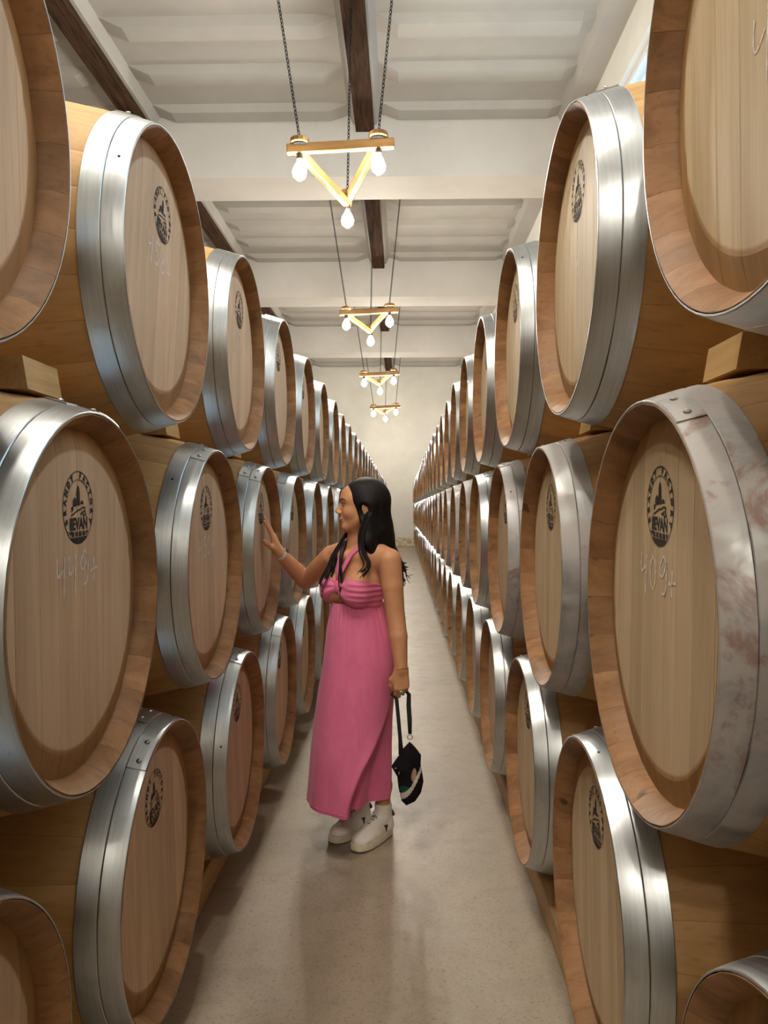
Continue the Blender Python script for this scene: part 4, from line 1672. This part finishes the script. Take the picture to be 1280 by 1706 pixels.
# ---------------------------------------------------------------- shoes and socks
def shoe(heel, toe):
    heel, toe = np.array((*heel, 0.0)), np.array((*toe, 0.0))
    d = nz(toe - heel)
    l = np.cross(UP, d)
    C0 = heel
    L = np.linalg.norm(toe - heel)
    P = lambda x, y, z: C0 + d * x * L / 0.265 + l * y + UP * z
    R3 = (d, l, UP)
    lo = np.minimum(heel, toe) - 0.09
    hi = np.maximum(heel, toe) + 0.09
    lo[2], hi[2] = -0.01, 0.16
    F = Field(lo, hi, 0.0028)
    F.cone(P(0.045, 0, 0.055), P(0.15, 0, 0.05), 0.036, 0.040, 0.02)
    F.cone(P(0.15, 0, 0.048), P(0.212, 0.0, 0.040), 0.041, 0.034, 0.02)
    F.ell(P(0.205, 0, 0.044), (0.050, 0.043, 0.030), R3, 0.015)
    F.cone(P(0.040, 0, 0.055), P(0.044, 0, 0.108), 0.037, 0.034, 0.02)
    F.cone(P(0.078, 0, 0.098), P(0.165, 0, 0.060), 0.030, 0.026, 0.025)
    F.cone(P(0.085, 0, 0.112), P(0.085, 0, 0.100), 0.026, 0.028, 0.02)
    gx, gy, gz = np.meshgrid(F.ax[0], F.ax[1], F.ax[2], indexing='ij', sparse=True)
    F.F = np.maximum(F.F, 0.030 - gz + 0 * F.F).astype(np.float32)
    # opening for the ankle
    F.cone(P(0.056, 0, 0.112), P(0.056, 0, 0.16), 0.030, 0.030, 0.004, 'sub')
    def top(x, y):
        p = P(x, y, 0)
        i = np.round((p - F.lo) / F.h).astype(int)
        col = F.F[i[0], i[1], :]
        w = np.where(col < 0)[0]
        return F.lo[2] + F.h * w[-1] if len(w) else 0.06
    tops = [[(x, y, top(x, y)) for y in (-0.026, -0.014, 0.0, 0.014, 0.026)] for x in [0.098 + 0.0145 * i for i in range(6)]]
    sh = F.obj('shoe', M['shoe'], wo, BASE, 1)
    # thick cupsole
    out = []
    n = 40
    for i in range(n):
        t = 2 * PI * i / n
        x = 0.1325 + 0.1355 * math.cos(t)
        wv = 0.034 + 0.013 * np.clip((x - 0.05) / 0.13, 0, 1)
        y = wv * np.sign(math.sin(t)) * abs(math.sin(t)) ** 0.62
        out.append((x, y))
    g = MB()
    lev = ((0.0, 0.985), (0.006, 1.0), (0.030, 1.0), (0.034, 0.985))
    vs = []
    for z, s_ in lev:
        for x, y in out:
            tz = 0.008 * np.clip((x - 0.20) / 0.07, 0, 1) ** 2 if z < 0.02 else 0.004 * np.clip((x - 0.20) / 0.07, 0, 1)
            vs.append(rel(P(0.1325 + (x - 0.1325) * s_, y * s_, z + 0.004 + tz)))
    fs = [(i * n + j, i * n + (j + 1) % n, (i + 1) * n + (j + 1) % n, (i + 1) * n + j) for i in range(3) for j in range(n)]
    fs += [tuple(range(n)), tuple(3 * n + j for j in range(n))]
    g.add(vs, fs)
    g.obj('sole', M['sole'], sh, True, 40)
    g = MB()
    vs = []
    for z in (0.0, 0.005):
        for x, y in out:
            tz = 0.008 * np.clip((x - 0.20) / 0.07, 0, 1) ** 2
            vs.append(rel(P(0.1325 + (x - 0.1325) * 1.003, y * 1.003, z + tz)))
    g.add(vs, [(j, (j + 1) % n, n + (j + 1) % n, n + j) for j in range(n)] + [tuple(range(n)), tuple(n + j for j in range(n))])
    g.obj('outsole', M['outsole'], sh)
    # laces
    g = MB()
    vs = []
    for x, y, z in [tr[2] for tr in tops] + [(0.182, 0, tops[-1][2][2] - 0.006)]:
        vs += [rel(P(x, -0.016, z - 0.0045)), rel(P(x, -0.009, z + 0.0004)), rel(P(x, 0, z + 0.0020)), rel(P(x, 0.009, z + 0.0004)), rel(P(x, 0.016, z - 0.0045))]
    g.add(vs, [(5 * i + j, 5 * i + j + 1, 5 * i + j + 6, 5 * i + j + 5) for i in range(6) for j in range(4)])
    g.obj('tongue', M['tongue'], sh, True)
    for tr in tops:
        g = MB()
        g.tube([rel(P(x, y, z + (0.0028 if abs(y) < 0.02 else -0.001))) for x, y, z in tr], 0.0036, 6)
        g.obj('lace', M['lace'], sh, True)
    # toe cap seam, side mark and dark heel tab
    g = MB()
    g.tube([rel(P(0.150, -0.0425, 0.052)), rel(P(0.188, -0.034, 0.068)), rel(P(0.200, 0, 0.0765)), rel(P(0.188, 0.034, 0.068)), rel(P(0.150, 0.0425, 0.052))], 0.0014, 5)
    g.obj('toe_seam', M['sole'], sh, True)
    for sg in (-1, 1):
        g = MB()
        pr = [(0.072, 0.072), (0.098, 0.076), (0.088, 0.064), (0.084, 0.046), (0.078, 0.062)]
        g.add([rel(P(x, sg * 0.0415, z)) for x, z in pr] + [rel(P(x, sg * 0.030, z)) for x, z in pr],
              [tuple(range(5)), tuple(range(9, 4, -1))] + [(i, (i + 1) % 5, 5 + (i + 1) % 5, 5 + i) for i in range(5)])
        g.obj('side_mark', M['mark'], sh)
    g = MB()
    g.tube([rel(P(0.024, -0.032, 0.104)), rel(P(0.0085, -0.014, 0.108)), rel(P(0.0085, 0.014, 0.108)), rel(P(0.024, 0.032, 0.104))], 0.0095, 8)
    g.obj('heel_tab', M['mark'], sh, True)
    g = MB()
    vs = []
    A0, A1 = P(0.056, 0, 0.085), P(0.054, 0, 0.158)
    prof = [(0.0, 0.039), (0.5, 0.0395), (0.92, 0.0405), (1.0, 0.0398), (1.0, 0.0345), (0.9, 0.0335)]
    n = 24
    for t, r in prof:
        c = A0 + (A1 - A0) * t
        for j in range(n):
            a = 2 * PI * j / n
            vs.append(rel(c + d * r * 1.04 * math.cos(a) + l * r * 0.95 * math.sin(a)))
    g.add(vs, [(i * n + j, i * n + (j + 1) % n, (i + 1) * n + (j + 1) % n, (i + 1) * n + j) for i in range(5) for j in range(n)])
    g.obj('sock', M['sock'], wo, True)


shoe((-0.056, 3.605), (-0.212, 3.388))
shoe((-0.162, 3.688), (-0.318, 3.470))

# ---------------------------------------------------------------- crochet bag hanging from her left hand
k_ = NT('black_crochet')
_c = k_.coord()
_s = k_.sep(_c)
_wv = k_.noise(_c, 190.0, 3, 0.6)
_zz = k_.math('MULTIPLY', k_.math('ABSOLUTE', k_.math('SUBTRACT', k_.math('FRACT', k_.math('MULTIPLY', _s[0], 120.0)), 0.5)), 0.010)
_cur = k_.math('ADD', k_.math('MULTIPLY', k_.math('POWER', k_.math('ADD', _s[0], 0.035), 2.0), 11.0), k_.math('MULTIPLY', _s[0], 0.25))
_h = k_.math('SUBTRACT', k_.math('ADD', _s[2], _zz), _cur)
_band = k_.math('MULTIPLY', k_.step(_h, 0.052, 0.054), k_.math('SUBTRACT', 1.0, k_.step(_h, 0.080, 0.082)))
_gx = k_.math('POWER', k_.math('DIVIDE', k_.math('ADD', _s[0], 0.008), 0.026), 2.0)
_gz = k_.math('POWER', k_.math('DIVIDE', k_.math('SUBTRACT', k_.math('ADD', _s[2], _zz), 0.094), 0.016), 2.0)
_gr = k_.math('SUBTRACT', 1.0, k_.step(k_.math('ADD', _gx, _gz), 0.9, 1.1))
_col = k_.mix(_gr, (0.008, 0.007, 0.009), (0.012, 0.075, 0.040))
_col = k_.mix(_band, _col, (0.62, 0.57, 0.50))
M['crochet'] = k_.set(color=_col, rough=0.9, spec=0.15)
k_.bump(_wv, 0.9, 0.004)
M['strap'] = plain('black_knit_strap', (0.008, 0.007, 0.009), 0.85, var=0.3, vscale=220, bump=0.8)
M['lining'] = plain('pink_beige_lining', (0.46, 0.27, 0.20), 0.7, var=0.25, vscale=60)
BG = np.array((0.020, 3.325, 0.222))
bag = empty('handbag', BG)
tag(bag, 'small black crochet handbag with a white stripe hanging from her hand', 'handbag')
pxs = [(683, 1236), (693, 1246), (702, 1258), (701, 1272), (704, 1288), (706, 1302), (702, 1320), (692, 1335), (677, 1342), (669, 1334), (664, 1312), (662, 1294), (652, 1277), (659, 1267), (667, 1256), (673, 1246)]
poly = np.array([((x - 671) * 3.325 / 1300, 1.5 - (y - 848) * 3.325 / 1300) for x, y in pxs])
F = Field((-0.05, 3.26, 0.20), (0.12, 3.40, 0.54), 0.0026)
gx, gz = np.meshgrid(F.ax[0], F.ax[2], indexing='ij')
dmin = np.full(gx.shape, 9.0)
inside = np.zeros(gx.shape, bool)
for i in range(len(poly)):
    a, c = poly[i], poly[(i + 1) % len(poly)]
    e = c - a
    t = np.clip(((gx - a[0]) * e[0] + (gz - a[1]) * e[1]) / (e @ e), 0, 1)
    dmin = np.minimum(dmin, np.hypot(gx - a[0] - t * e[0], gz - a[1] - t * e[1]))
    cond = ((a[1] > gz) != (c[1] > gz)) & (gx < (c[0] - a[0]) * (gz - a[1]) / (c[1] - a[1] + 1e-12) + a[0])
    inside ^= cond
d2 = np.where(inside, -dmin, dmin)
yy = (F.ax[1] - 3.325)[None, :, None]
F.F = np.maximum(d2[:, None, :] + 0.022 * (yy / 0.030) ** 2 + 0 * F.F, -0.05).astype(np.float32)
F.ell((0.046, 3.292, 0.375), (0.0145, 0.020, 0.036), ((0.93, 0, -0.33), (0, 1, 0), (0.33, 0, 0.93)), 0.004, 'sub')
wo_base = BASE
V_, Q_ = F.surface()
bb = F.obj('bag_body', M['crochet'], bag, BG, 1)


def bt(name, pts, r, mat, n=8, flat=1.0, closed=False, up=None):
    g = MB()
    g.tube([tuple(np.array(p) - BG) for p in pts], r, n, flat=flat, closed=closed, up=up)
    return g.obj(name, mat, bag, True)


def gb(name, c, rad, mat, n=10):
    o = blob(name, np.array(c) - BG + BASE, rad, np.eye(3), mat, bag, n)
    return o


gb('lining', (0.046, 3.304, 0.374), (0.0145, 0.010, 0.035), M['lining'], 14)
grip = L_WR + la * 0.094 + lc * 0.022
gl = grip + lb * 0.040
gr_ = grip - lb * 0.034
ringc = np.array((0.0315, 3.322, 0.528))
bt('strap', [(-0.006, 3.320, 0.455), (-0.010, 3.318, 0.520), (-0.017, 3.318, 0.60), (-0.026, 3.330, 0.690), gl + la * 0.010, gl - lb * 0.012 - la * 0.002, grip, gr_ + lb * 0.010, gr_ + la * 0.014,
              (0.026, 3.345, 0.66), (0.0300, 3.328, 0.60), ringc + np.array((0, 0, 0.014))], [0.012, 0.0085, 0.0085, 0.0085, 0.0085, 0.0075, 0.0075, 0.0075, 0.0095, 0.0105, 0.0105, 0.008], M['strap'], 10, 0.6, up=(0, 1, 0.01))
bt('ring', [ringc + np.array((0.0105 * math.cos(t), 0, 0.0105 * math.sin(t))) for t in np.linspace(0, 2 * PI, 19)[:-1]], 0.0020, M['silver'], 6, closed=True)
for c in ((-0.032, 3.300, 0.402), (-0.026, 3.298, 0.403)):
    gb('stud', c, (0.0032, 0.003, 0.0032), M['silver'], 8)
bt('zip_pull', [(-0.014, 3.290, 0.392), (-0.016, 3.288, 0.378)], 0.0024, M['silver'], 6)
